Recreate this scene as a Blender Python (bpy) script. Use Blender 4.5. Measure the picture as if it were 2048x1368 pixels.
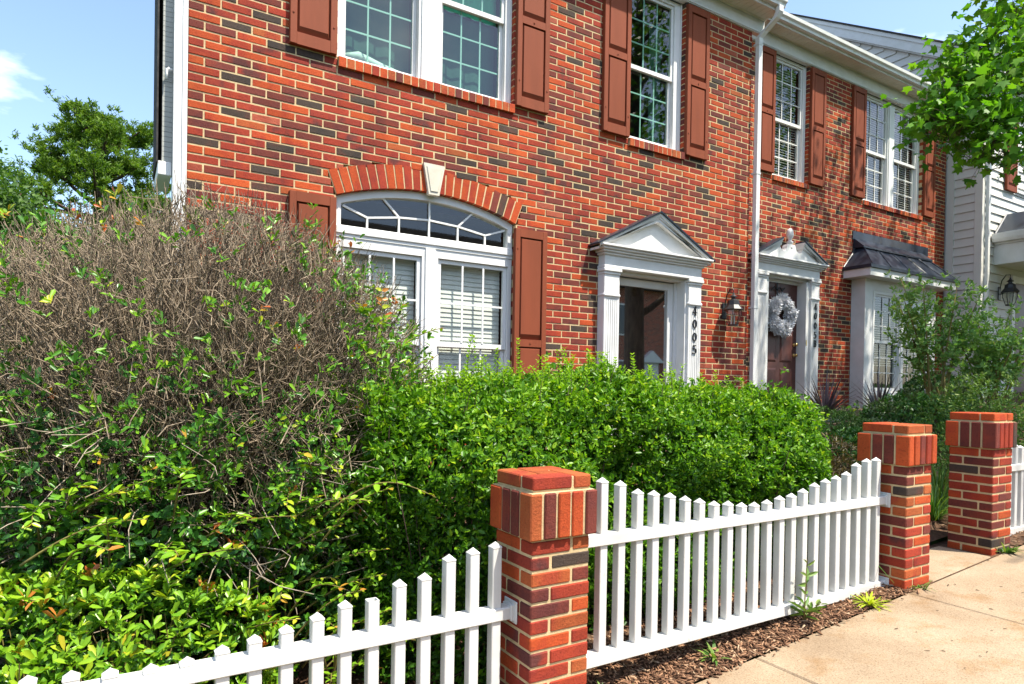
import bpy, math, random
import numpy as np
from mathutils import Matrix, Vector
rnd = random.Random(11)
nr = np.random.default_rng(7)
S = bpy.context.scene
for o in list(bpy.data.objects): bpy.data.objects.remove(o)
C = S.collection
R_ = math.radians

# ------------------------------------------------------------------ camera
EYE = 1.6
cam = bpy.data.cameras.new('camera'); camo = bpy.data.objects.new('camera', cam); C.objects.link(camo)
cam.sensor_width = 36.0; cam.lens = 1299.8 / 2048 * 36; cam.shift_y = 0.04675; cam.clip_start = 0.05; cam.clip_end = 900
right = Vector((0.85492, -0.51852, 0.01597)); down = Vector((0.00931, -0.01544, -0.99984)); fwd = Vector((0.51868, 0.85493, -0.00838))
m = Matrix(((right.x, -down.x, -fwd.x, 0), (right.y, -down.y, -fwd.y, 0), (right.z, -down.z, -fwd.z, EYE), (0, 0, 0, 1)))
camo.matrix_world = m
S.camera = camo

# ------------------------------------------------------------------ sky, sun, exposure
SUN_EL, SUN_AZ = R_(63), R_(30)          # azimuth to the right of the facade normal
w = bpy.data.worlds.new('World'); S.world = w; w.use_nodes = True
nt = w.node_tree; nt.nodes.clear()
out = nt.nodes.new('ShaderNodeOutputWorld'); bg = nt.nodes.new('ShaderNodeBackground')
sky = nt.nodes.new('ShaderNodeTexSky'); sky.sky_type = 'NISHITA'; sky.sun_disc = False
sky.sun_elevation = SUN_EL; sky.sun_rotation = math.pi - SUN_AZ; sky.air_density = 1.0; sky.dust_density = 1.2; sky.ozone_density = 1.4
tc = nt.nodes.new('ShaderNodeTexCoord'); mp = nt.nodes.new('ShaderNodeMapping'); mp.inputs['Scale'].default_value = (1.0, 1.0, 2.6); mp.inputs['Location'].default_value = (4.4, 3.2, 1.1)
nz = nt.nodes.new('ShaderNodeTexNoise'); nz.inputs['Scale'].default_value = 2.3; nz.inputs['Detail'].default_value = 7; nz.inputs['Roughness'].default_value = .55
rp = nt.nodes.new('ShaderNodeValToRGB'); rp.color_ramp.elements[0].position = .54; rp.color_ramp.elements[1].position = .72
rp.color_ramp.elements[0].color = (0, 0, 0, 1); rp.color_ramp.elements[1].color = (.85, .85, .85, 1)
mx = nt.nodes.new('ShaderNodeMix'); mx.data_type = 'RGBA'; mx.inputs[7].default_value = (9.5, 9.9, 10.4, 1)
nt.links.new(tc.outputs['Generated'], mp.inputs['Vector']); nt.links.new(mp.outputs[0], nz.inputs['Vector'])
nt.links.new(nz.outputs['Fac'], rp.inputs[0]); nt.links.new(rp.outputs[0], mx.inputs[0]); nt.links.new(sky.outputs[0], mx.inputs[6])
nt.links.new(mx.outputs[2], bg.inputs['Color']); bg.inputs['Strength'].default_value = .15
nt.links.new(bg.outputs[0], out.inputs[0])
sun = bpy.data.lights.new('sun', 'SUN'); sun.energy = 4.4; sun.angle = R_(.6); sun.color = (1, .93, .80)
suno = bpy.data.objects.new('sun', sun); C.objects.link(suno); suno.location = (6, -10, 20)
sv = Vector((math.sin(SUN_AZ) * math.cos(SUN_EL), -math.cos(SUN_AZ) * math.cos(SUN_EL), math.sin(SUN_EL)))
suno.rotation_euler = sv.to_track_quat('Z', 'Y').to_euler()
S.view_settings.view_transform = 'Standard'; S.view_settings.look = 'None'; S.view_settings.gamma = 1; S.view_settings.exposure = 1.2
S.view_settings.use_curve_mapping = False
S.render.engine = 'CYCLES'; S.cycles.max_bounces = 4; S.cycles.caustics_reflective = False; S.cycles.caustics_refractive = False; S.cycles.diffuse_bounces = 2; S.cycles.glossy_bounces = 3; S.cycles.transparent_max_bounces = 10

# ------------------------------------------------------------------ materials
def mat(name, rough=.7, spec=.4, metal=0.0):
    M = bpy.data.materials.new(name); M.use_nodes = True
    b = M.node_tree.nodes['Principled BSDF']
    b.inputs['Roughness'].default_value = rough; b.inputs['Specular IOR Level'].default_value = spec; b.inputs['Metallic'].default_value = metal
    return M, M.node_tree, b
def N(t, kind, **kw):
    n = t.nodes.new(kind)
    for k, v in kw.items(): setattr(n, k, v)
    return n
def noise(t, scale, detail=4, rough=.55, coord=None, stretch=None):
    g = coord or N(t, 'ShaderNodeNewGeometry').outputs['Position']
    if stretch:
        mp = N(t, 'ShaderNodeMapping'); mp.inputs['Scale'].default_value = stretch; t.links.new(g, mp.inputs[0]); g = mp.outputs[0]
    n = N(t, 'ShaderNodeTexNoise'); n.inputs['Scale'].default_value = scale; n.inputs['Detail'].default_value = detail; n.inputs['Roughness'].default_value = rough
    t.links.new(g, n.inputs['Vector']); return n.outputs['Fac']
def ramp(t, fac, stops):
    r = N(t, 'ShaderNodeValToRGB'); e = r.color_ramp.elements
    while len(e) < len(stops): e.new(.5)
    for i, (p, c) in enumerate(stops): e[i].position = p; e[i].color = (*c, 1) if len(c) == 3 else c
    t.links.new(fac, r.inputs[0]); return r.outputs[0]
def mixc(t, fac, a, b, mode='MIX'):
    x = N(t, 'ShaderNodeMix', data_type='RGBA', blend_type=mode)
    for s, i in ((fac, 0), (a, 6), (b, 7)):
        if hasattr(s, 'is_output'): t.links.new(s, x.inputs[i])
        else: x.inputs[i].default_value = s if i == 0 else (*s, 1)
    return x.outputs[2]
def bump(t, b, h, strength, dist=.01):
    n = N(t, 'ShaderNodeBump'); n.inputs['Strength'].default_value = strength; n.inputs['Distance'].default_value = dist
    t.links.new(h, n.inputs['Height']); t.links.new(n.outputs[0], b.inputs['Normal'])
def simple(name, c1, c2=None, scale=6, rough=.6, spec=.4, bmp=0, bscale=80, metal=0, stretch=None, detail=4):
    M, t, b = mat(name, rough, spec, metal)
    c2 = c2 or tuple(x * .88 for x in c1)
    f = noise(t, scale, detail, stretch=stretch)
    t.links.new(ramp(t, f, [(.32, c2), (.68, c1)]), b.inputs['Base Color'])
    if bmp: bump(t, b, noise(t, bscale, 3), bmp, .004)
    return M
def brick_mat(name, c1, c2, c3, pit=.5):
    M, t, b = mat(name, .88, .25)
    oi = N(t, 'ShaderNodeObjectInfo')
    big = ramp(t, noise(t, 5.0, 3), [(.34, c2), (.47, c1), (.55, c1), (.68, c3)])
    sp = ramp(t, noise(t, 85, 6, .78), [(.33, (1 - pit,) * 3), (.44, (.94, .94, .94)), (.55, (1, 1, 1)), (.72, (1.14, 1.1, 1.05))])
    c = mixc(t, 1.0, big, sp, 'MULTIPLY')
    c = mixc(t, 1.0, c, ramp(t, noise(t, .9, 5, .6), [(.3, (.80, .80, .82)), (.5, (1, 1, 1)), (.72, (1.10, 1.06, 1.02))]), 'MULTIPLY')
    c = mixc(t, 1.0, c, ramp(t, noise(t, 2.6, 5, .6, stretch=(1, 1, .16)), [(.28, (.78, .77, .78)), (.45, (1, 1, 1))]), 'MULTIPLY')
    v = N(t, 'ShaderNodeMapRange'); v.inputs[3].default_value = .86; v.inputs[4].default_value = 1.12; t.links.new(oi.outputs['Random'], v.inputs[0])
    hs = N(t, 'ShaderNodeHueSaturation'); t.links.new(v.outputs[0], hs.inputs['Value']); t.links.new(c, hs.inputs['Color'])
    t.links.new(hs.outputs[0], b.inputs['Base Color'])
    bump(t, b, noise(t, 95, 6, .75), .9, .006)
    return M
BR = [brick_mat('brick_orange', (.44, .070, .019), (.36, .047, .020), (.48, .088, .022)),
      brick_mat('brick_red', (.32, .042, .021), (.25, .033, .022), (.38, .054, .021)),
      brick_mat('brick_maroon', (.165, .038, .028), (.125, .032, .028), (.22, .042, .026)),
      brick_mat('brick_charcoal', (.066, .046, .036), (.052, .040, .034), (.11, .046, .034)),
      brick_mat('brick_rose', (.36, .090, .050), (.29, .066, .042), (.33, .065, .036)),
      brick_mat('brick_tan_red', (.38, .088, .027), (.34, .056, .024), (.41, .110, .034)),
      brick_mat('brick_flashed', (.27, .038, .023), (.11, .034, .030), (.36, .052, .021))]
BRW = [.23, .24, .19, .09, .03, .03, .19]
MORTAR = simple('mortar', (.60, .455, .26), (.45, .335, .185), 22, .95, .1, .6, 160)
WHITE = simple('white_paint', (.72, .72, .70), (.66, .66, .64), 3, .45, .4)
TRIM = simple('trim_white', (.70, .70, .69), (.62, .62, .60), 5, .5, .4)
VINYL, t_, b_ = mat('fence_vinyl', .4, .45)
t_.links.new(mixc(t_, 1.0, ramp(t_, noise(t_, 5, 5, .6), [(.3, (.56, .55, .52)), (.6, (.63, .625, .605))]), ramp(t_, noise(t_, 26, 6, .7, stretch=(1, 1, .35)), [(.26, (.66, .62, .52)), (.36, (1, 1, 1))]), 'MULTIPLY'), b_.inputs['Base Color'])
SIDING = simple('vinyl_siding', (.66, .64, .60), (.62, .60, .56), 3, .55, .35)
GREYSID = simple('grey_siding', (.40, .41, .38), (.36, .37, .34), 3, .6, .3)
SOFFIT = simple('soffit_vinyl', (.74, .70, .60), (.68, .64, .54), 3, .6, .3)
SHUT = simple('shutter_brown', (.225, .056, .025), (.185, .047, .021), 9, .7, .2, .15, 200, stretch=(1, 1, .12))
DOORB = simple('door_brown', (.10, .035, .028), (.075, .028, .022), 5, .45, .4)
METAL = simple('roof_metal', (.024, .034, .052), (.014, .020, .032), 4, .36, .4)
BLACKM = simple('black_iron', (.018, .018, .02), None, 9, .45, .5)
BRASS = simple('brass', (.6, .42, .16), None, 9, .3, .5, metal=.9)
SHING = simple('shingle', (.07, .066, .062), (.035, .034, .033), 20, .95, .1, .5, 60)
BLACKN = simple('number_black', (.012, .013, .016), None, 9, .5)
DARK = simple('dark_room', (.055, .06, .06), (.03, .034, .034), 2, .9, .1)
BLIND = simple('blind_white', (.78, .77, .72), (.74, .73, .68), 3, .6, .3)
CURT = simple('curtain_green', (.12, .50, .31), (.09, .40, .25), 12, .9, .1, stretch=(1, 1, .1))
SHEER = simple('curtain_teal', (.075, .145, .125), (.06, .12, .105), 3, .9, .1, stretch=(1, 1, .08))
GRILLE = simple('grille_mint', (.55, .72, .64), None, 5, .5)
TERRA = simple('terracotta', (.36, .13, .07), (.28, .10, .05), 10, .9, .1)
PLASTIC = simple('black_edging', (.02, .02, .022), None, 9, .5)
WREATH = simple('white_tinsel', (.86, .87, .90), (.78, .80, .84), 30, .5, .4)
def glass(name, tint, refl=.06):
    M = bpy.data.materials.new(name); M.use_nodes = True; t = M.node_tree; t.nodes.clear()
    o = N(t, 'ShaderNodeOutputMaterial'); tr = N(t, 'ShaderNodeBsdfTransparent'); tr.inputs[0].default_value = (*tint, 1)
    gl = N(t, 'ShaderNodeBsdfGlossy'); gl.inputs['Roughness'].default_value = .02
    lw = N(t, 'ShaderNodeLayerWeight'); lw.inputs['Blend'].default_value = .5
    pw = N(t, 'ShaderNodeMath', operation='POWER'); pw.inputs[1].default_value = 3.5; t.links.new(lw.outputs['Facing'], pw.inputs[0])
    ad = N(t, 'ShaderNodeMath', operation='MULTIPLY_ADD'); ad.inputs[1].default_value = .85; ad.inputs[2].default_value = refl
    t.links.new(pw.outputs[0], ad.inputs[0]); mxs = N(t, 'ShaderNodeMixShader')
    t.links.new(ad.outputs[0], mxs.inputs[0]); t.links.new(tr.outputs[0], mxs.inputs[1]); t.links.new(gl.outputs[0], mxs.inputs[2]); t.links.new(mxs.outputs[0], o.inputs[0])
    return M
GLASS = glass('window_glass', (.88, .92, .90), .07); GLASSG = glass('window_glass_green', (.64, .82, .76), .09); LAMPG = glass('lamp_glass', (.85, .86, .84), .05)
def leafmat(name, stops, rough=.42, trans=.28, spec=.36):
    M, t, b = mat(name, rough, spec)
    at = N(t, 'ShaderNodeAttribute', attribute_name='tint')
    c = ramp(t, at.outputs['Fac'], stops)
    t.links.new(c, b.inputs['Base Color'])
    o = t.nodes['Material Output']; tl = N(t, 'ShaderNodeBsdfTranslucent')
    c2 = mixc(t, 1.0, c, (1.25, 1.35, .55), 'MULTIPLY'); t.links.new(c2, tl.inputs[0])
    mxs = N(t, 'ShaderNodeMixShader'); mxs.inputs[0].default_value = trans
    t.links.new(b.outputs[0], mxs.inputs[1]); t.links.new(tl.outputs[0], mxs.inputs[2]); t.links.new(mxs.outputs[0], o.inputs[0])
    return M
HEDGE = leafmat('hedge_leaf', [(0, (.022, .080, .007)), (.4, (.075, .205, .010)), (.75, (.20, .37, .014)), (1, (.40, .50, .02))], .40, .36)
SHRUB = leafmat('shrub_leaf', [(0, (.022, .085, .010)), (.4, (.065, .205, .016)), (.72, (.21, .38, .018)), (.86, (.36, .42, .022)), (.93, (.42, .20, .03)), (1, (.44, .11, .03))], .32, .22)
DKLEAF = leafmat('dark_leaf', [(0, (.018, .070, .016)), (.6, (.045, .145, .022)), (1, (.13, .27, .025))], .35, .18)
MAPLE = leafmat('maple_leaf', [(0, (.045, .15, .010)), (.5, (.12, .30, .016)), (1, (.24, .40, .022))], .5, .38)
PINE = leafmat('pine_needle', [(0, (.040, .095, .012)), (.5, (.095, .185, .018)), (1, (.19, .28, .026))], .6, .35)
FARLEAF = leafmat('far_leaf', [(0, (.022, .060, .012)), (.5, (.055, .125, .018)), (1, (.12, .21, .03))], .6, .35)
GRASSM = leafmat('grass_blade', [(0, (.03, .08, .015)), (.5, (.07, .17, .025)), (1, (.22, .30, .06))], .5, .25)
LIME = leafmat('lime_leaf', [(0, (.16, .30, .02)), (1, (.42, .48, .02))], .45, .25)
CORDY = leafmat('cordyline_leaf', [(0, (.045, .034, .042)), (.6, (.085, .062, .075)), (1, (.19, .155, .175))], .4, .08)
SAGE = leafmat('sage_leaf', [(0, (.07, .12, .05)), (.6, (.15, .22, .09)), (1, (.36, .42, .22))], .5, .2)
TWIG = simple('dead_twig', (.34, .275, .20), (.115, .082, .052), 60, .85, .15)
STEM = simple('green_stem', (.20, .17, .05), (.13, .10, .035), 30, .7, .2)
BARK = simple('bark', (.13, .095, .07), (.06, .045, .035), 14, .95, .1, .9, 40, stretch=(1, 1, .25))
PINEBARK = simple('pine_bark', (.15, .10, .075), (.08, .055, .045), 8, .95, .1)

# ------------------------------------------------------------------ mesh helpers
WL = {}
def thing(name, label, cat, loc, group=None):
    o = bpy.data.objects.new(name, None); o.location = loc; o.empty_display_size = .2
    C.objects.link(o); o['label'] = label; o['category'] = cat
    if group: o['group'] = group
    WL[o.name] = Vector(loc); return o
def attach(o, parent):
    """parent o so that its world placement stays as given"""
    if parent is None: return
    pw = WL.get(parent.name, Vector((0, 0, 0)))
    o.parent = parent; o.matrix_parent_inverse = Matrix.Translation(-pw)
class MB:
    def __init__(s): s.v = []; s.f = []; s.m = []
    def add(s, vs, fs, mi=0):
        b = len(s.v); s.v += [tuple(v) for v in vs]
        for f in fs: s.f.append(tuple(i + b for i in f)); s.m.append(mi)
    def box(s, x0, x1, y0, y1, z0, z1, mi=0, c=0):
        if c <= 0:
            s.add([(x0, y0, z0), (x1, y0, z0), (x1, y1, z0), (x0, y1, z0), (x0, y0, z1), (x1, y0, z1), (x1, y1, z1), (x0, y1, z1)],
                  [(0, 3, 2, 1), (4, 5, 6, 7), (0, 1, 5, 4), (1, 2, 6, 5), (2, 3, 7, 6), (3, 0, 4, 7)], mi)
        else: s.cbox(x0, x1, y0, y1, z0, z1, c, mi)
    def cbox(s, x0, x1, y0, y1, z0, z1, c, mi=0):
        lo = (x0, y0, z0); hi = (x1, y1, z1); c = min(c, min(hi[i] - lo[i] for i in range(3)) * .45)
        V = []; idx = {}
        for sx in (0, 1):
            for sy in (0, 1):
                for sz in (0, 1):
                    for a in range(3):
                        p = [lo[i] if (sx, sy, sz)[i] == 0 else hi[i] for i in range(3)]
                        for i in range(3):
                            if i != a: p[i] += c if (sx, sy, sz)[i] == 0 else -c
                        idx[(sx, sy, sz, a)] = len(V); V.append(p)
        F = []
        for a in range(3):
            b, d = [(1, 2), (0, 2), (0, 1)][a]
            for sa in (0, 1):
                q = []
                for sb, sd in ((0, 0), (1, 0), (1, 1), (0, 1)):
                    k = [0, 0, 0]; k[a] = sa; k[b] = sb; k[d] = sd; q.append(idx[(*k, a)])
                flip = (sa == 0) ^ (a == 1)
                F.append(tuple(q[::-1]) if flip else tuple(q))
        for a in range(3):           # edges along axis a
            b, d = [(1, 2), (0, 2), (0, 1)][a]
            for sb in (0, 1):
                for sd in (0, 1):
                    k0 = [0, 0, 0]; k0[b] = sb; k0[d] = sd; k1 = list(k0); k1[a] = 1
                    F.append((idx[(*k0, b)], idx[(*k1, b)], idx[(*k1, d)], idx[(*k0, d)]))
        for sx in (0, 1):
            for sy in (0, 1):
                for sz in (0, 1): F.append(tuple(idx[(sx, sy, sz, a)] for a in range(3)))
        s.add(V, F, mi)
    def brick(s, x0, x1, y0, y1, z0, z1, c=.004, mi=0):   # chamfered front (-Y)
        V = [(x0, y1, z0), (x1, y1, z0), (x1, y1, z1), (x0, y1, z1), (x0, y0 + c, z0), (x1, y0 + c, z0), (x1, y0 + c, z1), (x0, y0 + c, z1),
             (x0 + c, y0, z0 + c), (x1 - c, y0, z0 + c), (x1 - c, y0, z1 - c), (x0 + c, y0, z1 - c)]
        F = []
        for i in range(4):
            j = (i + 1) % 4; F += [(i, j, 4 + j, 4 + i), (4 + i, 4 + j, 8 + j, 8 + i)]
        F.append((8, 9, 10, 11)); s.add(V, F, mi)
    def prism(s, poly, y0, y1, mi=0, ax='y'):  # poly in (x,z) extruded along y ; ax 'x': poly in (y,z); ax 'z': poly in (x,y)
        n = len(poly)
        def P(p, t): return (p[0], t, p[1]) if ax == 'y' else ((t, p[0], p[1]) if ax == 'x' else (p[0], p[1], t))
        V = [P(p, y0) for p in poly] + [P(p, y1) for p in poly]
        F = [tuple(range(n)), tuple(range(2 * n - 1, n - 1, -1))] + [(i, i + n, (i + 1) % n + n, (i + 1) % n) for i in range(n)]
        s.add(V, F, mi)
    def lathe(s, prof, cx, cy, n=16, mi=0, rot=0, sx=1, sy=1):
        V = []; F = []
        for r, z in prof:
            for i in range(n):
                a = rot + 2 * math.pi * i / n; V.append((cx + r * sx * math.cos(a), cy + r * sy * math.sin(a), z))
        for k in range(len(prof) - 1):
            for i in range(n): F.append((k * n + i, k * n + (i + 1) % n, (k + 1) * n + (i + 1) % n, (k + 1) * n + i))
        F.append(tuple(range(n))[::-1]); F.append(tuple((len(prof) - 1) * n + i for i in range(n)))
        s.add(V, F, mi)
    def tube(s, pts, r, n=6, mi=0):
        pts = [Vector(p) for p in pts]; V = []; F = []
        rr = r if isinstance(r, (list, tuple)) else [r] * len(pts)
        for k, p in enumerate(pts):
            d = (pts[min(k + 1, len(pts) - 1)] - pts[max(k - 1, 0)]).normalized()
            u = d.cross(Vector((0, 0, 1))) if abs(d.z) < .95 else d.cross(Vector((1, 0, 0)))
            u.normalize(); q = d.cross(u)
            for i in range(n):
                a = 2 * math.pi * i / n; V.append(p + (u * math.cos(a) + q * math.sin(a)) * rr[k])
        for k in range(len(pts) - 1):
            for i in range(n): F.append((k * n + i, k * n + (i + 1) % n, (k + 1) * n + (i + 1) % n, (k + 1) * n + i))
        F.append(tuple(range(n))[::-1]); F.append(tuple((len(pts) - 1) * n + i for i in range(n)))
        s.add(V, F, mi)
    def rtube(s, pts, hx, hy, mi=0):   # rectangular tube swept (downspout), section x/y
        V = []; F = []
        for p in pts:
            for dx, dy in ((-1, -1), (1, -1), (1, 1), (-1, 1)): V.append((p[0] + dx * hx, p[1] + dy * hy, p[2]))
        for k in range(len(pts) - 1):
            for i in range(4): F.append((k * 4 + i, k * 4 + (i + 1) % 4, (k + 1) * 4 + (i + 1) % 4, (k + 1) * 4 + i))
        F += [(3, 2, 1, 0), tuple(len(V) - 4 + i for i in range(4))]; s.add(V, F, mi)
    def mesh(s, name, mats, smooth=False):
        me = bpy.data.meshes.new(name); me.from_pydata(s.v, [], s.f)
        for mm in (mats if isinstance(mats, (list, tuple)) else [mats]): me.materials.append(mm)
        if max(s.m or [0]) > 0: me.polygons.foreach_set('material_index', s.m)
        if smooth: me.polygons.foreach_set('use_smooth', [True] * len(s.f))
        me.update(); return me
    def build(s, name, mats, parent=None, smooth=False, label=None, cat=None, group=None, kind=None):
        o = bpy.data.objects.new(name, s.mesh(name, mats, smooth)); C.objects.link(o); attach(o, parent)
        for k, v in (('label', label), ('category', cat), ('group', group), ('kind', kind)):
            if v: o[k] = v
        return o
def fast_mesh(name, V, F, mats, mi=None, tint=None, smooth=False):
    """numpy arrays: V (n,3), F (m,k)"""
    me = bpy.data.meshes.new(name); k = F.shape[1]
    me.vertices.add(len(V)); me.vertices.foreach_set('co', V.astype(np.float32).ravel())
    me.loops.add(F.size); me.loops.foreach_set('vertex_index', F.astype(np.int32).ravel())
    me.polygons.add(len(F)); me.polygons.foreach_set('loop_start', np.arange(0, F.size, k, dtype=np.int32))
    for mm in (mats if isinstance(mats, (list, tuple)) else [mats]): me.materials.append(mm)
    if mi is not None: me.polygons.foreach_set('material_index', mi.astype(np.int32))
    if smooth: me.polygons.foreach_set('use_smooth', np.ones(len(F), bool))
    me.update(calc_edges=True)
    if tint is not None:
        a = me.attributes.new('tint', 'FLOAT', 'FACE'); a.data.foreach_set('value', tint.astype(np.float32))
    return me
def obj(name, me, parent=None, label=None, cat=None, group=None, kind=None):
    o = bpy.data.objects.new(name, me); C.objects.link(o); attach(o, parent)
    for k, v in (('label', label), ('category', cat), ('group', group), ('kind', kind)):
        if v: o[k] = v
    return o
def unit(a): return a / np.maximum(np.linalg.norm(a, axis=-1, keepdims=True), 1e-9)
# leaf templates: x along, y across, z up ; quads
OVATE = (np.array([(0, 0, 0), (.28, -.46, .07), (.70, -.38, .06), (1, 0, -.06), (.70, .38, .06), (.28, .46, .07)], float), np.array([(0, 1, 2, 3), (0, 3, 4, 5)]))
OBOV = (np.array([(0, 0, 0), (.35, -.30, .06), (.78, -.42, .07), (1, 0, -.04), (.78, .42, .07), (.35, .30, .06)], float), np.array([(0, 1, 2, 3), (0, 3, 4, 5)]))
BLADE = (np.array([(0, -.5, 0), (0, .5, 0), (.4, -.45, .10), (.4, .45, .10), (.75, -.28, .06), (.75, .28, .06), (1, 0, -.08), (1, 0.01, -.08)], float), np.array([(0, 2, 3, 1), (2, 4, 5, 3), (4, 6, 7, 5)]))
MAPL = (np.array([(0, 0, 0), (.10, -.50, .02), (.30, -.36, .03), (.52, -.58, -.02), (.60, -.20, .04), (1, 0, -.08), (.60, .20, .04), (.52, .58, -.02), (.30, .36, .03), (.10, .50, .02), (.33, 0, .0)], float),
        np.array([(10, 0, 1, 2), (10, 2, 3, 4), (10, 4, 5, 6), (10, 6, 7, 8), (10, 8, 9, 0)]))
def leaf_frames(d, up):
    x = unit(d); y = np.cross(up, x); y = unit(y); z = np.cross(x, y); return x, y, z
def leaves_mesh(name, P, D, U, L, W, T, mats, tpl=OVATE, mi=None):
    tv, tf = tpl; n = len(P); x, y, z = leaf_frames(D, U)
    V = P[:, None] + x[:, None] * (tv[None, :, 0:1] * L[:, None, None]) + y[:, None] * (tv[None, :, 1:2] * W[:, None, None]) + z[:, None] * (tv[None, :, 2:3] * L[:, None, None])
    F = tf[None] + (np.arange(n) * len(tv))[:, None, None]
    k = len(tf)
    return fast_mesh(name, V.reshape(-1, 3), F.reshape(-1, 4), mats, None if mi is None else np.repeat(mi, k), np.repeat(T, k))
def tubes_mesh(name, P, r, mats, sides=3, extra=None):
    """P (n,k,3), r (n,k)"""
    n, k, _ = P.shape
    d = unit(np.gradient(P, axis=1)); ref = np.where(np.abs(d[..., 2:3]) > .9, np.array([1., 0, 0]), np.array([0, 0, 1.]))
    u = unit(np.cross(d, ref)); q = np.cross(d, u)
    a = np.arange(sides) * 2 * np.pi / sides
    V = P[:, :, None] + (u[:, :, None] * np.cos(a)[None, None, :, None] + q[:, :, None] * np.sin(a)[None, None, :, None]) * r[:, :, None, None]
    base = (np.arange(n) * k * sides)[:, None, None]; kk = (np.arange(k - 1) * sides)[None, :, None]; i = np.arange(sides)[None, None, :]; j = (i + 1) % sides
    F = np.stack([base + kk + i, base + kk + j, base + kk + sides + j, base + kk + sides + i], -1).reshape(-1, 4)
    return fast_mesh(name, V.reshape(-1, 3), F, mats, smooth=True)
def leaf_objects(parent, P, D, U, L, W, T, matl, tpl, name='leaf', nvar=8):
    """single leaves as parts that share a few meshes"""
    x, y, z = leaf_frames(D, U); tv, tf = tpl; ms = []
    lo, hi = T.min(), T.max() + 1e-6
    for i in range(nvar):
        t = lo + (hi - lo) * (i + .5) / nvar
        ms.append(fast_mesh(name, tv * np.array([1, 1, 1.]), tf, matl, tint=np.full(len(tf), t)))
    for i in range(len(P)):
        o = bpy.data.objects.new(name, ms[min(nvar - 1, int((T[i] - lo) / (hi - lo) * nvar))])
        M = Matrix(((x[i, 0] * L[i], y[i, 0] * W[i], z[i, 0] * L[i], P[i, 0]), (x[i, 1] * L[i], y[i, 1] * W[i], z[i, 1] * L[i], P[i, 1]), (x[i, 2] * L[i], y[i, 2] * W[i], z[i, 2] * L[i], P[i, 2]), (0, 0, 0, 1)))
        o.matrix_basis = M; C.objects.link(o); attach(o, parent)
CAMP = np.array([0, 0, EYE]); RC = np.array([[right.x, right.y, right.z], [down.x, down.y, down.z], [fwd.x, fwd.y, fwd.z]])
def project(P):
    q = (np.asarray(P, float) - CAMP) @ RC.T
    return 1024 + 1299.8 * q[:, 0] / q[:, 2], 779.75 + 1299.8 * q[:, 1] / q[:, 2], q[:, 2]
def split_nearest(P, n):
    """indices of the n leaves that show largest in view, and the rest"""
    u, v, z = project(P); ok = (z > .3) & (u > 5) & (u < 2043) & (v > 5) & (v < 1363)
    key = np.where(ok, z, 1e6); order = np.argsort(key); a = order[:n]; a = a[ok[a]]
    mask = np.ones(len(P), bool); mask[a] = False; return a, np.where(mask)[0]

# ------------------------------------------------------------------ ground levels
def zwalk(x): return .14 + .0755 * (max(-6, min(26, x)) - 2.48)
def zg(x, y):
    b = zwalk(x)
    return b + .10 * max(0, min(4.2, y - 2.3)) if y > 2.3 else b

# ------------------------------------------------------------------ setting: ground, road, pavement
def sheet(name, xs, ys, fz, matl, parent=None, kind='structure'):
    V = [(x, y, fz(x, y)) for y in ys for x in xs]; n = len(xs)
    F = [(j * n + i, j * n + i + 1, (j + 1) * n + i + 1, (j + 1) * n + i) for j in range(len(ys) - 1) for i in range(n - 1)]
    b = MB(); b.add(V, F); o = b.build(name, matl, parent); 
    if kind: o['kind'] = kind
    return o
SOIL = simple('soil_mulch', (.13, .075, .045), (.05, .03, .02), 25, .95, .1, 1.0, 50)
GRASSG = simple('lawn', (.05, .10, .02), (.03, .07, .015), 3, .95, .1, .8, 60)
ASPH = simple('asphalt', (.055, .055, .057), (.04, .04, .042), 20, .9, .2, .6, 120)
def concrete(name):
    M, t, b = mat(name, .9, .25)
    base = ramp(t, noise(t, 1.6, 5, .6), [(.3, (.235, .170, .110)), (.5, (.300, .226, .150)), (.7, (.355, .280, .196))])
    stain = ramp(t, noise(t, 4.3, 5, .65), [(.30, (.86, .74, .60)), (.48, (1, 1, 1))])
    agg = ramp(t, noise(t, 120, 4, .75), [(.32, (.45, .40, .36)), (.45, (.92, .90, .88)), (.56, (1.02, 1.02, 1.02)), (.68, (1.25, 1.22, 1.16))])
    c = mixc(t, 1.0, mixc(t, 1.0, base, stain, 'MULTIPLY'), agg, 'MULTIPLY'); t.links.new(c, b.inputs['Base Color'])
    bump(t, b, noise(t, 110, 4, .7), .5, .004); return M
CONC = concrete('sidewalk_concrete')
xs_far = [-300, -120, -40, -15, -6, -3, 0, 2, 4, 6, 9, 12, 16, 20, 26, 40, 90, 300]
def zground(x, y):
    if y < -1.05: return zwalk(x) - .17
    if y < 2.71: return zwalk(x) - .05
    return zg(x, y)
ys = [-300, -90, -30, -16.2, -15.9, -9.2, -9.19, -1.06, -1.04, .5, 1.5, 2.24, 2.70, 2.72, 3, 4, 5, 6, 6.5, 8, 12, 20, 40, 100, 300]
sheet('ground', xs_far, ys, lambda x, y: zground(x, y) - .012, GRASSG)
sheet('garden_bed', [-6, -3, -1.5, 0, 1, 2, 3, 4, 4.45], [2.262, 2.5, 3, 3.5, 4, 5, 6.2], lambda x, y: zg(x, y) + .002, SOIL)
sheet('garden_bed', [4.45, 5.5, 7, 9, 11, 13, 15, 18], [2.66, 3, 3.5, 4, 5, 6.2, 7.2], lambda x, y: zg(x, y) + .002, SOIL)
sheet('garden_bed', [5.98, 7, 9, 12, 18], [2.262, 2.4, 2.65], lambda x, y: zg(x, y) + .004, SOIL)
sheet('road', xs_far, [-9.2, -6, -3, -1.2], lambda x, y: zwalk(x) - .17, ASPH)
kb = MB()
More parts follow.
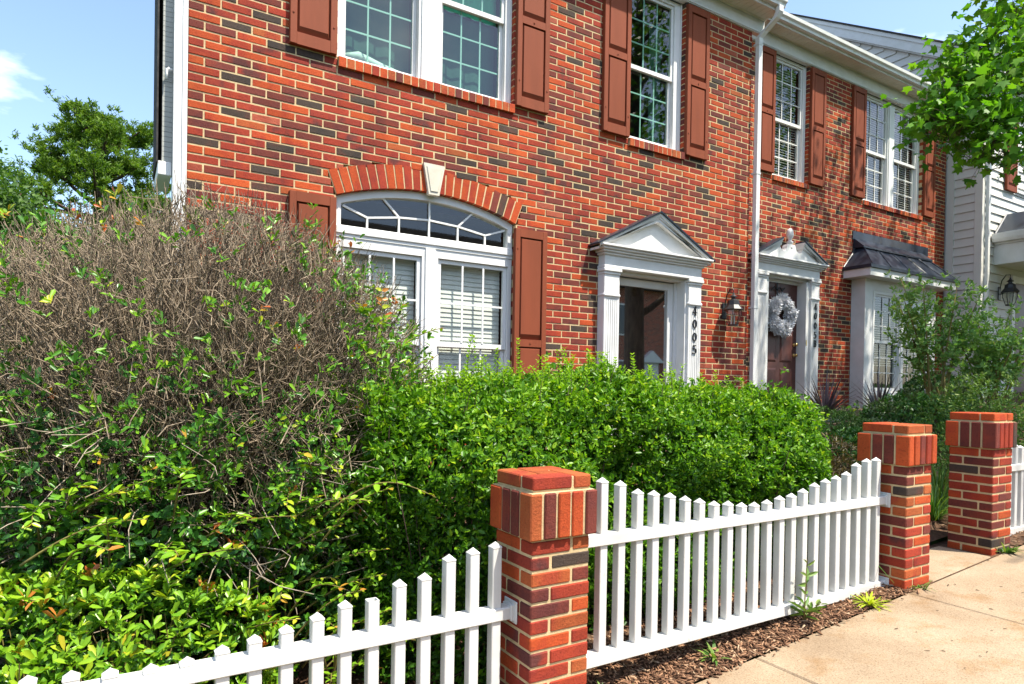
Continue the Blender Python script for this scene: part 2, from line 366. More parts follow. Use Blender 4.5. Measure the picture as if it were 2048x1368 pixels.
for i in range(-6, 26):
    a, b_ = i, i + .99
    kb.add([(a, -1.2, zwalk(a) - .2), (b_, -1.2, zwalk(b_) - .2), (b_, -1.05, zwalk(b_) - .2), (a, -1.05, zwalk(a) - .2), (a, -1.2, zwalk(a) - .04), (b_, -1.2, zwalk(b_) - .04), (b_, -1.05, zwalk(b_) - .035), (a, -1.05, zwalk(a) - .035)],
           [(0, 3, 2, 1), (4, 5, 6, 7), (0, 1, 5, 4), (1, 2, 6, 5), (2, 3, 7, 6), (3, 0, 4, 7)])
kb.build('kerb', CONC, kind='structure')
walk = sheet('pavement', [-6, 0, 8, 20], [.68, 1.5, 2.262], lambda x, y: zwalk(x) - .03, SOIL)
def slab(pts, fz, th, c, name, parent):
    """slab from a quad (x,y) list counter-clockwise, rounded top edge"""
    cx = sum(p[0] for p in pts) / len(pts); cy = sum(p[1] for p in pts) / len(pts); n = len(pts)
    def ins(p, d):
        v = Vector((cx - p[0], cy - p[1])); v.normalize(); return (p[0] + v.x * d * 1.4, p[1] + v.y * d * 1.4)
    V = [(p[0], p[1], fz(*p) - th) for p in pts] + [(p[0], p[1], fz(*p) - c) for p in pts] + [(*ins(p, c), fz(*p)) for p in pts]
    F = [(i, (i + 1) % n, n + (i + 1) % n, n + i) for i in range(n)] + [(n + i, n + (i + 1) % n, 2 * n + (i + 1) % n, 2 * n + i) for i in range(n)] + [tuple(range(2 * n, 3 * n))]
    b = MB(); b.add(V, F); return b.build(name, CONC, parent)
jx = [-4.6, -3.1, -1.6, -.1, 1.42, 2.90, 4.395, 5.90, 7.4, 8.9, 10.4, 11.9, 13.4, 14.9]
for a, b_ in zip(jx[:-1], jx[1:]):
    slab([(a + .005, .70), (b_ - .005, .70), (b_ - .005, 2.252), (a + .005, 2.252)], lambda x, y: zwalk(x) + .004, .08, .008, 'paving_slab', walk)
pathm = sheet('garden_path', [4.42, 5, 5.5, 6.0], [2.256, 2.5, 2.68], lambda x, y: zwalk(x) - .001, SOIL)
slab([(4.735, 2.264), (5.56, 2.264), (5.56, 2.62), (5.0, 2.69), (4.735, 2.69)], lambda x, y: zwalk(x) + .006, .08, .008, 'paving_slab', pathm)
slab([(4.0, 2.702), (4.95, 2.70), (5.2, 4.3), (4.5, 4.3)], lambda x, y: zg(x, y) - .02, .08, .008, 'paving_slab', pathm)
eb = MB(); eb.box(4.98, 5.6, 2.70, 2.72, .3, zwalk(5.4) + .035); eb.build('edging_strip', PLASTIC, label='black plastic edging strip at the end of the short path', cat='edging')

# ------------------------------------------------------------------ brick laying
HC, LB, JT = .0755, .2515, .0125
_bm = {}
def brick_mesh(pi, L, H=HC - JT, D=.09):
    k = (pi, round(L, 3), H)
    if k not in _bm:
        b = MB(); b.brick(-L / 2, L / 2, 0, D, 0, H, .0045); _bm[k] = b.mesh('brick', BR[pi])
    return _bm[k]
def pick(): return rnd.choices(range(7), BRW)[0]
def lay_wall(parent_house, name, x0, x1, zb, zt, Y, openings, n_single, phase=0, label=None):
    """openings: function(z0,z1)->list of (xa,xb) blocked. returns wall part with bricks"""
    mo = MB(); cand = []
    k = 0; z = zb
    while z < zt - .01:
        z1 = min(z + HC, zt)
        blk = sorted(openings(z, z1)); free = []; a = x0
        for p, q in blk:
            if p > a: free.append((a, min(p, x1)))
            a = max(a, q)
        if a < x1: free.append((a, x1))
        for p, q in free:
            mo.box(p + .002, q - .002, Y + .0045, Y + .093, z, z1)
            off = x0 - (LB / 2 if (k + phase) % 2 else 0)
            i = math.floor((p - off) / LB)
            while off + i * LB < q:
                s, e = max(off + i * LB, p), min(off + (i + 1) * LB, q)
                s2 = s if s == p else s + JT / 2; e2 = e if e == q else e - JT / 2
                if e2 - s2 > .02: cand.append((s2, e2, z + JT / 2, min(z1 - JT / 2, zt)))
                i += 1
        z += HC; k += 1
    wall = mo.build(name, MORTAR, parent_house, label=label)
    ctr = np.array([((a + b) / 2, Y, (c + d) / 2) for a, b, c, d in cand])
    full = np.array([abs(b - a - (LB - JT)) < .002 and d - c > .06 for a, b, c, d in cand])
    u, v, zz = project(ctr); ok = full & (u > 20) & (u < 2030) & (v > 5) & (v < 820)
    ok &= ~((u < 700) & (v > 395)) & ~(v > 700)
    order = np.argsort(np.where(ok, zz, 1e6)); single = set(order[:n_single].tolist()) & set(np.where(ok)[0].tolist())
    st = MB()
    for i, (a, b, c, d) in enumerate(cand):
        pi = pick(); dy = rnd.uniform(-.0025, .002)
        if i in single:
            o = bpy.data.objects.new('brick', brick_mesh(pi, LB - JT)); o.location = ((a + b) / 2, Y + dy, c); o.rotation_euler = (rnd.gauss(0, .006), rnd.gauss(0, .003), rnd.gauss(0, .008))
            C.objects.link(o); attach(o, wall)
        else: st.brick(a + rnd.uniform(0, .002), b - rnd.uniform(0, .002), Y + dy, Y + .0925, c + rnd.uniform(-.0012, .0012), d + rnd.uniform(-.0012, .0012), .0045, pi)
    st.build('brickwork', BR, wall, kind='stuff')
    return wall
def sill(house, x0, x1, z0, z1, Y, n):
    """rowlock sill: bricks on edge in a mortar bed"""
    b = MB(); b.prism([(Y - .029, z0 + .003), (Y + .1, z0 + .003), (Y + .1, z1 + .018), (Y - .027, z1 - .009)], x0 + .004, x1 - .004, ax='x'); s = b.build('window_sill', MORTAR, house)
    w_ = (x1 - x0) / n
    for i in range(n):
        q = MB(); a = x0 + i * w_ + .006; e = x0 + (i + 1) * w_ - .006; dy = rnd.uniform(-.003, .003)
        q.prism([(Y - .032 + dy, z0), (Y + .1, z0), (Y + .1, z1 + .022), (Y - .028 + dy, z1 - .004), (Y - .032 + dy, z1 - .008)], a, e, ax='x')
        q.build('brick', BR[rnd.choice([0, 0, 1, 5, 5, 2])], s)

# ------------------------------------------------------------------ window, shutter
def shutter(house, x0, x1, z0, z1, Y, mid, label=None):
    """raised-panel shutter, front face at Y-.045"""
    b = MB(); f = Y - .054; r = Y - .022; st = .062
    b.box(x0, x1, r, Y - .004, z0, z1)                      # backing
    b.box(x0, x0 + st, f, r, z0, z1, c=.004); b.box(x1 - st, x1, f, r, z0, z1, c=.004)
    rails = [(z0, z0 + .11), (mid - .04, mid + .04), (z1 - .09, z1)]
    for a, e in rails: b.box(x0 + st, x1 - st, f + .002, r, a, e)
    for (sx, sz) in ((x0 + .03, z0 + .28), (x1 - .03, z0 + .24), (x0 + .03, z1 - .22), ((x0 + x1) / 2, mid)):
        b.lathe([(.009, 0), (.009, .006)], 0, 0, 6); n = 12
        for i in range(-n, 0):
            vx, vy, vz = b.v[i]; b.v[i] = (sx + vx, f - vz, sz + vy)
    s = b.build('shutter', SHUT, house, label=label)
    for (a, e) in ((rails[0][1], rails[1][0]), (rails[1][1], rails[2][0])):
        p = MB(); i, q = .016, .05; xa, xb = x0 + st + .006, x1 - st - .006; a2, e2 = a + .008, e - .008
        V = [(xa, r - .001, a2), (xb, r - .001, a2), (xb, r - .001, e2), (xa, r - .001, e2), (xa + i, f + .004, a2 + q), (xb - i, f + .004, a2 + q), (xb - i, f + .004, e2 - i), (xa + i, f + .004, e2 - i)]
        p.add(V, [(4, 5, 6, 7)] + [(j, (j + 1) % 4, 4 + (j + 1) % 4, 4 + j) for j in range(4)]); p.build('panel', SHUT, s)
    return s
def blind(win, x0, x1, z0, z1, Y, tilt, pitch=.043, single=False):
    hw = .027; n = int((z1 - z0) / pitch); j = MB(); holder = None
    if single:
        holder = j; j.box(x0, x1, Y - .02, Y + .02, z1 - .03, z1 + .02); holder = j.build('blind', BLIND, win)
    c, s = math.cos(tilt) * hw, math.sin(tilt) * hw
    for i in range(n):
        z = z1 - .04 - i * pitch
        q = MB() if single else j
        q.add([(x0, Y - c, z - s), (x1, Y - c, z - s), (x1, Y + c, z + s), (x0, Y + c, z + s), (x0, Y - c, z - s - .003), (x1, Y - c, z - s - .003), (x1, Y + c, z + s - .003), (x0, Y + c, z + s - .003)],
              [(0, 1, 2, 3), (7, 6, 5, 4), (0, 4, 5, 1), (1, 5, 6, 2), (2, 6, 7, 3), (3, 7, 4, 0)])
        if single: q.build('slat', BLIND, holder)
    if not single:
        for xx in (x0 + .12, x1 - .12): j.box(xx - .002, xx + .002, Y - .026, Y - .024, z0, z1)
        j.build('blind', BLIND, win, kind='stuff')
def interior(win, x0, x1, z0, z1, Y, depth=1.3, matl=None):
    b = MB(); x0 -= .25; x1 += .25; z0 -= .3; z1 += .1; y0, y1 = Y + .012, Y + depth
    V = [(x0, y0, z0), (x1, y0, z0), (x1, y1, z0), (x0, y1, z0), (x0, y0, z1), (x1, y0, z1), (x1, y1, z1), (x0, y1, z1)]
    b.add(V, [(0, 1, 2, 3), (7, 6, 5, 4), (1, 5, 6, 2), (2, 6, 7, 3), (3, 7, 4, 0)]); b.build('interior_wall', matl or DARK, win)
def sash(win, x0, x1, z0, z1, Y, cols, rows, fr=.04, grid=None, gl=None, bot=.05, gw=.016, gy=.012, vbars=True, hbars=True):
    """one sash: rails, pane, grille bars"""
    gl = gl or GLASS; b = MB()
    b.box(x0, x0 + fr, Y, Y + .035, z0, z1); b.box(x1 - fr, x1, Y, Y + .035, z0, z1)
    b.box(x0 + fr, x1 - fr, Y + .001, Y + .035, z0, z0 + bot); b.box(x0 + fr, x1 - fr, Y + .001, Y + .035, z1 - fr, z1)
    s = b.build('sash', WHITE, win)
    ax, bx_, az, bz = x0 + fr, x1 - fr, z0 + bot, z1 - fr
    g = MB(); g.add([(ax - .004, Y + .016, az - .004), (bx_ + .004, Y + .016, az - .004), (bx_ + .004, Y + .016, bz + .004), (ax - .004, Y + .016, bz + .004)], [(0, 1, 2, 3)]); g.build('pane', gl, win)
    for i in range(1, cols):
        q = MB(); x = ax + (bx_ - ax) * i / cols; q.box(x - gw / 2, x + gw / 2, Y + .016 + gy - .005, Y + .016 + gy + .003, az, bz); q.build('muntin', grid or WHITE, win)
    for i in range(1, rows):
        q = MB(); z = az + (bz - az) * i / rows; q.box(ax, bx_, Y + .016 + gy - .0045, Y + .016 + gy + .0035, z - gw / 2, z + gw / 2); q.build('muntin', grid or WHITE, win)
    return s
def dh(house, spans, x0, x1, z0, z1, Y, zmeet, rows, cols=3, grid=None, gl=None, blinds=None, curt=None, label=None, gy=.012, single=False):
    """double-hung window(s) in one frame: frame outer x0..x1, z0..z1; spans = list of sash x ranges"""
    b = MB(); yf = Y + .075
    b.box(x0, spans[0][0], yf, yf + .1, z0, z1); b.box(spans[-1][1], x1, yf, yf + .1, z0, z1)
    b.box(spans[0][0], spans[-1][1], yf + .002, yf + .1, z1 - .05, z1); b.box(spans[0][0], spans[-1][1], yf - .01, yf + .1, z0, z0 + .035)
    b.box(x0 + .0, x0 + .02, yf - .014, yf - .0005, z0 + .03, z1); b.box(x1 - .02, x1, yf - .014, yf - .0005, z0 + .03, z1)
    for (a, e), (c, d) in zip(spans[:-1], spans[1:]): b.box(e, c, yf - .005, yf + .1, z0 + .036, z1 - .051); b.box(e + .03, c - .03, yf - .02, yf - .0055, z0 + .036, z1 - .051)
    win = b.build('window', WHITE, house, label=label)
    for i, (a, e) in enumerate(spans):
        sash(win, a + .002, e - .002, zmeet - .03, z1 - .052, yf + .022, cols, rows, .036, grid, gl, .05, gy=gy)
        sash(win, a + .002, e - .002, z0 + .037, zmeet + .025, yf + .060, cols, rows, .040, grid, gl, .055, gy=gy)
        if blinds is not None: blind(win, a + .04, e - .04, z0 + .05 + (blinds[1] if len(blinds) > 1 else 0), z1 - .06, yf + .135, blinds[0], single=single)
        if curt: curt(win, a, e, i)
    interior(win, x0, x1, z0, z1, yf + .1)
    return win
def drape(win, x0, x1, z0, z1, Y, matl, amp=.025, waves=7, name='curtain'):
    n = 60; V = []; F = []
    for j, z in enumerate((z0, (z0 + z1) / 2, z1)):
        for i in range(n + 1):
            t = i / n; V.append((x0 + (x1 - x0) * t, Y + amp * math.sin(t * waves * 2 * math.pi + .4 * j), z))
    for j in range(2):
        for i in range(n): F.append((j * (n + 1) + i, j * (n + 1) + i + 1, (j + 1) * (n + 1) + i + 1, (j + 1) * (n + 1) + i))
    b = MB(); b.add(V, F); return b.build(name, matl, win, smooth=True)

# ================================================================== brick townhouse (near)
YA, YB = 6.13, 7.0
houseA = thing('brick_townhouse', 'near red brick townhouse with arched window and white pediment door', 'house', (4.0, 6.13, .5), 'row of townhouses')
AC, AR = (2.74, .74), 2.81
def archz(x): return AC[1] + math.sqrt(max(0, (AR + .0) ** 2 - (x - AC[0]) ** 2))
def openA(z0, z1):
    L = []
    if z1 > 4.575: L.append((1.74, 3.68)); L.append((5.33, 6.27))
    if z0 < 3.1: L.append((4.96, 6.46))
    if .95 < z1 and z0 < 3.37: L.append((1.745, 3.735))
    if z1 > 3.375 and z0 < AC[1] + AR + .235:
        zc = (z0 + z1) / 2 - AC[1]; Ro = AR + .222
        if zc < Ro:
            h = math.sqrt(Ro * Ro - zc * zc); h2 = 1.0 + max(0, (z0 - 3.37)) * .36
            hh = min(h, h2 + .02)
            if hh > .05: L.append((AC[0] - hh, AC[0] + hh))
    return L
wallA = lay_wall(houseA, 'wall', .48, 7.575, .04 + HC * 5, 6.61, YA, openA, 300, 0)
# side walls / core of the house
b = MB(); b.box(.78, 7.56, YA + .1, YA + .13, .2, 1.0, 0); b.box(.77, .79, YA + .1, 12, .2, 6.8, 0); b.box(7.545, 7.57, YA + .1, 8, .2, 6.8, 1); b.box(.79, 7.5, 11.9, 12, .2, 6.8, 0); b.build('side_wall', [GREYSID, BR[1]], houseA)
# corner board and side box
b = MB(); b.box(.375, .478, YA - .012, YA + .16, .3, 6.8); b.box(.440, .470, YA - .022, YA - .0125, .3, 6.8); b.build('corner_board', WHITE, houseA)
b = MB(); b.box(.302, .374, YA + .10, YA + .62, 3.43, 6.8); sb = b.build('side_box', GREYSID, houseA)
q = MB(); z = 3.43
while z < 6.75:
    q.box(.297, .3015, YA + .1005, YA + .6195, z + .0015, z + .0405); q.box(.2985, .374, YA + .094, YA + .0995, z + .0015, z + .0405); z += .042
q.build('siding_boards', GREYSID, sb, kind='stuff')
b = MB(); b.box(.268, .372, YA + .07, YA + .64, 3.31, 3.425, c=.006); b.box(.255, .268, YA + .06, YA + .65, 3.41, 6.8, mi=1); b.box(.258, .3, YA + .625, YA + .65, 3.43, 6.8, mi=1); b.build('side_box_trim', [WHITE, SHING], houseA)
b = MB(); b.tube([(.375, YA + .06, 4.19), (.335, YA + .05, 4.20), (.325, YA + .045, 4.19), (.322, YA + .045, 4.10)], .011, 8); b.build('vent_pipe', WHITE, houseA, smooth=True)
# sills
sill(houseA, 1.74, 3.685, 4.565, 4.66, YA, 24); sill(houseA, 5.33, 6.275, 4.555, 4.65, YA, 12)
# shutters
for x0, x1, z0, z1, mid in ((1.295, 1.72, 4.65, 6.56, 5.60), (3.69, 4.115, 4.65, 6.56, 5.60), (4.90, 5.31, 4.64, 6.57, 5.59), (6.275, 6.675, 4.62, 6.57, 5.58), (1.31, 1.735, 1.0, 3.325, 2.06), (3.705, 4.125, 1.0, 3.315, 2.06)):
    shutter(houseA, x0, x1, z0, z1, YA, mid)
# upper windows
def cA1(win, a, e, i):
    drape(win, a, e, 5.62, 6.5, YA + .29, CURT if i else SHEER, .012, 5); drape(win, a, e, 4.7, 5.62, YA + .33, SHEER, .006, 4)
    if i == 0:
        q = MB(); q.tube([(a + .02, YA + .25, 4.80), (a + .2, YA + .26, 4.84), (a + .45, YA + .26, 4.79), (a + .68, YA + .25, 4.77)], [.02, .055, .05, .03], 8); q.build('bolster', BLIND, win, smooth=True)
dh(houseA, [(1.81, 2.585), (2.84, 3.605)], 1.742, 3.678, 4.66, 6.603, YA, 5.60, 3, 3, GRILLE, GLASSG, None, cA1)
def cA2(win, a, e, i): drape(win, e - .2, e, 4.7, 6.4, YA + .32, SHEER, .02, 3)
dh(houseA, [(5.395, 6.15)], 5.332, 6.268, 4.66, 6.603, YA, 5.61, 3, 3, GRILLE, GLASSG, None, cA2)
# arched brick head
b = MB(); seg = 40; a0 = math.asin(.995 / AR)
pts = [(AC[0] + AR * math.sin(-a0 + 2 * a0 * i / seg), AC[1] + AR * math.cos(-a0 + 2 * a0 * i / seg) + .004) for i in range(seg + 1)]
pts += [(AC[0] + (AR + .232) * math.sin(a0 - 2 * a0 * i / seg), AC[1] + (AR + .232) * math.cos(a0 - 2 * a0 * i / seg)) for i in range(seg + 1)]
V = [(x, YA + .0015, z) for x, z in pts] + [(x, YA + .094, z) for x, z in pts]; n = len(pts); F = []
for i in range(seg): F += [(i, i + 1, n - 2 - i, n - 1 - i), (i + n, 2 * n - 1 - i, 2 * n - 2 - i, i + 1 + n)]
for i in range(n): F.append((i, i + n, (i + 1) % n + n, (i + 1) % n))
b.add(V, F); arch = b.build('brick_arch', MORTAR, houseA)
nv = 23
for i in range(nv):
    t0 = -a0 + 2 * a0 * i / nv; t1 = t0 + 2 * a0 / nv; g = .0075 / AR
    if 11 == i: continue
    t0 += g; t1 -= g; q = MB(); dy = rnd.uniform(-.003, .003)
    P4 = [(AC[0] + r * math.sin(t), AC[1] + r * math.cos(t)) for r, t in ((AR + .001, t0), (AR + .001, t1), (AR + .232 + rnd.uniform(-.004, .004), t1), (AR + .232, t0))]
    q.prism(P4, YA + dy - .002, YA + .0935); q.build('brick', BR[rnd.choices([0, 1, 2, 3, 5], [.44, .27, .18, .06, .05])[0]], arch)
# keystone
def frust(p0, p1, y0, y1):
    V = [(x, y0, z) for x, z in p0] + [(x, y1, z) for x, z in p1]; return V, [(0, 1, 2, 3)] + [(i, i + 4, (i + 1) % 4 + 4, (i + 1) % 4) for i in range(4)]
b = MB(); kx = 2.735
o4 = [(kx - .058, 3.515), (kx + .058, 3.515), (kx + .118, 3.825), (kx - .118, 3.825)]; i4 = [(kx - .038, 3.55), (kx + .038, 3.55), (kx + .082, 3.79), (kx - .082, 3.79)]
b.prism(o4, YA - .035, YA + .02); b.add(*frust(i4, [(x + (x - kx) * .12, z) for x, z in i4], YA - .043, YA - .0345)); b.build('keystone', simple('keystone_stone', (.60, .56, .47), (.52, .48, .39), 9, .85, .2, .3, 120), houseA)
# arched window: transom + pair of double-hung
xl, xr = 1.755, 3.725; yf = YA + .06
b = MB()
def arc_pts(r, x0, x1, n=30): return [(x0 + (x1 - x0) * i / n, AC[1] + math.sqrt(r * r - (x0 + (x1 - x0) * i / n - AC[0]) ** 2)) for i in range(n + 1)]
def ring(mb, top, bot, y0, y1, mi=0):
    n = len(top); V = [(x, y0, z) for x, z in top] + [(x, y0, z) for x, z in bot] + [(x, y1, z) for x, z in top] + [(x, y1, z) for x, z in bot]; F = []
    for i in range(n - 1): F += [(i, n + i, n + i + 1, i + 1), (i, i + 1, 2 * n + i + 1, 2 * n + i), (n + i, 3 * n + i, 3 * n + i + 1, n + i + 1)]
    F += [(0, 2 * n, 3 * n, n), (n - 1, 2 * n - 1, 4 * n - 1, 3 * n - 1)]; mb.add(V, F, mi)
ring(b, arc_pts(AR - .003, xl, xr), arc_pts(AR - .075, xl, xr), yf, yf + .1)
b.box(xl, xl + .055, yf + .001, yf + .1, 3.10, 3.31); b.box(xr - .055, xr, yf + .001, yf + .1, 3.10, 3.31)
b.box(xl, xr, yf - .02, yf + .1, 3.02, 3.10, c=.008); b.box(xl, xr, yf - .006, yf + .1, 2.99, 3.019)
b.box(xl, xr, yf + .004, yf + .1, 2.90, 2.989); b.box(xl, xl + .06, yf + .004, yf + .1, .98, 2.90); b.box(xr - .045, xr, yf + .004, yf + .1, .98, 2.90)
b.box(2.655, 2.835, yf + .004, yf + .1, 1.04, 2.899); b.box(2.69, 2.80, yf - .012, yf + .0035, 1.04, 2.985); b.box(xl + .06, xr - .045, yf - .02, yf + .1, .98, 1.039)
awin = b.build('window', WHITE, houseA, label='arched picture window with sunburst transom and white blinds')
top = arc_pts(AR - .071, xl + .04, xr - .04); g = MB(); n = len(top); g.add([(x, yf + .05, z) for x, z in top] + [(x, yf + .05, 3.09) for x, z in top], [(i, n + i, n + i + 1, i + 1) for i in range(n - 1)]); g.build('pane', GLASS, awin)
def bar(p, q, w_=.018, y=yf + .028, d=.02):
    v = Vector((q[0] - p[0], 0, q[1] - p[1])); v.normalize(); nx, nz_ = -v.z * w_ / 2, v.x * w_ / 2
    mb = MB(); mb.prism([(p[0] - nx, p[1] - nz_), (q[0] - nx, q[1] - nz_), (q[0] + nx, q[1] + nz_), (p[0] + nx, p[1] + nz_)], y, y + d); mb.build('muntin', WHITE, awin)
xm = AC[0]; hub = [(xm - .66, 3.215), (xm - .33, 3.265), (xm, 3.285), (xm + .33, 3.265), (xm + .66, 3.215)]
for i, (x, z) in enumerate(hub):
    bar((x, 3.095), (x, z), y=yf + .028 + .0004 * i)
    if i < 4: bar((x, z), hub[i + 1], y=yf + .0275 - .0004 * i)
for (x, z), (tx, tz) in zip(hub, [(xl + .08, 3.30), (xm - .50, 3.43), (xm, 3.48), (xm + .50, 3.43), (xr - .08, 3.30)]): bar((x, z), (tx, tz), y=yf + .0265 - abs(x - xm) * .001)
for a, e in ((xl + .06, 2.655), (2.835, xr - .045)):
    sash(awin, a + .003, e - .003, 1.985, 2.897, yf + .03, 3, 2, .042, WHITE, GLASS, .05, .02, -.016)
    sash(awin, a + .003, e - .003, 1.042, 2.02, yf + .066, 3, 2, .045, WHITE, GLASS, .06, .02, -.016)
    blind(awin, a + .03, e - .03, 1.1, 2.88, yf + .14, R_(79), .05, single=True)
interior(awin, xl, xr, 1.0, 3.3, yf + .1)
b = MB(); b.box(xl - .1, xr + .1, YA - .03, YA + .06, .90, .978, c=.005); b.build('window_sill', BR[0], houseA)

# ------------------------------------------------------------------ door surrounds
def pilaster(house, x0, x1, yw, yf, z0, z1, fl=True):
    b = MB(); b.box(x0 - .005, x1 + .005, yf + .008, yw - .002, z0, z1 - .0005)
    w_ = (x1 - x0); n = 5; s = w_ * .74 / n; xa = x0 + w_ * .13
    b.box(x0, x0 + w_ * .13, yf, yf + .009, z0, z1 - .34); b.box(x1 - w_ * .13, x1, yf, yf + .009, z0, z1 - .34)
    for i in range(n): b.box(xa + i * s + s * .2, xa + (i + 1) * s - s * .2, yf + .001, yf + .009, z0, z1 - .36)
    b.box(x0, x1, yf, yf + .0085, z1 - .34, z1 - .06)
    b.box(x0 - .014, x1 + .014, yf - .018, yw - .002, z1 - .325, z1 - .285, c=.012)
    b.box(x0 - .012, x1 + .012, yf - .014, yw - .002, z1 - .06, z1 - .03, c=.006); b.box(x0 - .026, x1 + .026, yf - .03, yw - .0015, z1 - .029, z1 + .012, c=.008)
    b.box(x0 - .02, x1 + .02, yf - .02, yw - .002, z0, z0 + .2, c=.006)
    b.build('pilaster', TRIM, house)
def entablature(house, x0, x1, yw, yf, z0, ztip, over, mats=None):
    """architrave, frieze, stepped cornice"""
    b = MB(); b.box(x0 - .02, x1 + .02, yf - .022, yw - .001, z0, z0 + .035, c=.006); b.box(x0, x1, yf, yw - .001, z0 + .0355, ztip - .1)
    st = 4
    for i in range(st):
        o_ = over * (i + 1) / st; za = ztip - .1 + i * .027
        b.box(x0 - o_, x1 + o_, yf - o_, yw - .001, za + .0003 * i, za + .0272, c=.007)
    b.build('entablature', TRIM, house)
def raking(house, xc, half, zb, zt, y0, y1, th=.105, gap=0):
    """two raking cornices + metal caps; gap leaves the middle open"""
    sl = (zt - zb) / half
    for s in (-1, 1):
        b = MB(); xa, xe = xc + s * half, xc + s * gap
        zz = lambda x: zb + (half - abs(x - xc)) * sl
        for k, (dy, t0, t1) in enumerate(((0, 0, .032), (.016, .0315, .06), (.030, .0595, th))):
            p = [(xa, zz(xa) - t0), (xe, zz(xe) - t0), (xe, zz(xe) - t1), (xa, zz(xa) - min(t1, .001 + t1 * .15) if k else zz(xa) - t1)]
            b.prism(p if s < 0 else p[::-1], y0 + dy, y1)
        b.build('raking_cornice', TRIM, house)
        m_ = MB(); p = [(xa - s * -.03, zz(xa) - .012), (xe, zz(xe) + .002), (xe, zz(xe) + .022), (xa - s * -.03, zz(xa) + .008)]
        m_.prism(p if s < 0 else p[::-1], y0 - .02, y1); m_.build('metal_cap', METAL, house)
# --- door 4005
xa, xb = 4.90, 6.52; yf = YA - .12; zh = 2.985
pilaster(houseA, 4.90, 5.125, YA, yf, .87, zh); pilaster(houseA, 6.295, 6.52, YA, yf, .87, zh)
entablature(houseA, xa, xb, YA, yf, 2.998, 3.255, .11)
xc = (xa + xb) / 2; half = .94
b = MB(); b.prism([(xc - half + .06, 3.2535), (xc + half - .06, 3.2535), (xc, 3.69)], YA - .095, YA - .001); b.build('tympanum', TRIM, houseA)
raking(houseA, xc, half, 3.26, 3.745, YA - .19, YA - .002)
b = MB(); b.box(5.126, 6.294, YA - .05, YA + .16, 2.965, 2.997); b.box(5.126, 5.16, YA - .085, YA + .16, .87, 2.965); b.box(6.26, 6.294, YA - .085, YA + .16, .87, 2.965)
b.box(5.16, 5.20, YA + .06, YA + .16, .87, 2.965); b.box(6.22, 6.26, YA + .06, YA + .16, .87, 2.965); b.build('door_jamb', TRIM, houseA)
b = MB(); dy = YA + .08
for bx in ((5.205, 5.30, .88, 2.95), (6.12, 6.215, .88, 2.95), (5.3, 6.12, 2.855, 2.95), (5.3, 6.12, .88, 1.05)): b.box(bx[0], bx[1], dy, dy + .035, bx[2], bx[3], c=.004)
b.box(5.24, 5.262, dy - .02, dy, 1.80, 1.88, mi=1); sd = b.build('storm_door', [TRIM, BLACKM], houseA)
g = MB(); g.add([(5.295, dy + .018, 1.045), (6.125, dy + .018, 1.045), (6.125, dy + .018, 2.86), (5.295, dy + .018, 2.86)], [(0, 1, 2, 3)]); g.build('pane', glass('storm_glass', (.55, .57, .57), .55), sd)
b = MB(); b.box(5.205, 6.215, dy + .09, dy + .13, .88, 2.95); b.build('door', simple('entry_door_dark', (.05, .045, .04), None, 4, .5), houseA)
b = MB(); b.box(4.85, 6.6, YA - .35, YA + .12, .80, .87, c=.01); b.box(4.75, 6.7, YA - .75, YA - .35, .55, .75, c=.01); b.box(4.75, 6.7, YA - 1.1, YA - .35, .3, .55, c=.01); b.build('door_step', CONC, houseA)
# --- digits
def stroke(mb, pts, ws, y0, y1):
    for (p, q, w0, w1) in [(pts[i], pts[i + 1], ws[i], ws[i + 1]) for i in range(len(pts) - 1)]:
        v = Vector((q[0] - p[0], q[1] - p[1])); v.normalize(); n = Vector((-v.y, v.x))
        mb.prism([(p[0] - n.x * w0, p[1] - n.y * w0), (q[0] - n.x * w1, q[1] - n.y * w1), (q[0] + n.x * w1, q[1] + n.y * w1), (p[0] + n.x * w0, p[1] + n.y * w0)], y0, y1)
def glyph(ch, x, z, h, Y, parent):
    """serif numeral, x centre, z centre"""
    mb = MB(); k = h / 2; t = .20 * k; n_ = .075 * k; y0, y1 = Y - .012, Y - .001
    A_ = lambda pts, ws: stroke(mb, [(x + px * k, z + pz * k) for px, pz in pts], ws, y0, y1)
    if ch == '4':
        A_([(.18, -1), (.18, 1)], [t * .8, t * .8]); A_([(.14, .95), (-.62, -.38)], [n_, n_]); A_([(-.66, -.42), (.62, -.42)], [n_ * 1.2, n_ * 1.2]); A_([(-.12, -.96), (.48, -.96)], [n_ * .8, n_ * .8])
    if ch == '0':
        pt = [(.48 * math.sin(i * math.pi / 8), .9 * math.cos(i * math.pi / 8)) for i in range(17)]; A_(pt, [n_ + (t - n_) * abs(math.sin(i * math.pi / 8)) ** 1.5 * .9 for i in range(17)])
    if ch == '5':
        A_([(-.38, .88), (.46, .92)], [t * .7, t * .55]); A_([(-.38, .92), (-.44, .1)], [n_, n_])
        pt = [(-.44, .1), (-.1, .28), (.25, .2), (.48, -.1), (.48, -.45), (.25, -.82), (-.1, -.95), (-.45, -.8), (-.5, -.62)]; A_(pt, [n_, n_, t * .6, t * .9, t * .9, t * .5, n_, n_ * 1.5, t * .7])
    if ch == 'B':
        A_([(-.34, -.95), (-.34, .95)], [t * .8, t * .8]); A_([(-.56, .93), (.1, .93)], [n_, n_]); A_([(-.56, -.93), (.1, -.93)], [n_, n_]); A_([(-.3, .04), (.12, .04)], [n_, n_])
        for cz, r in ((.485, .445), (-.445, .485)):
            pt = [(.1 + .36 * math.sin(i * math.pi / 6), cz + r * math.cos(i * math.pi / 6)) for i in range(7)]; A_(pt, [n_ + (t - n_) * math.sin(i * math.pi / 6) * .8 for i in range(7)])
    mb.build('house_number', BLACKN, parent)
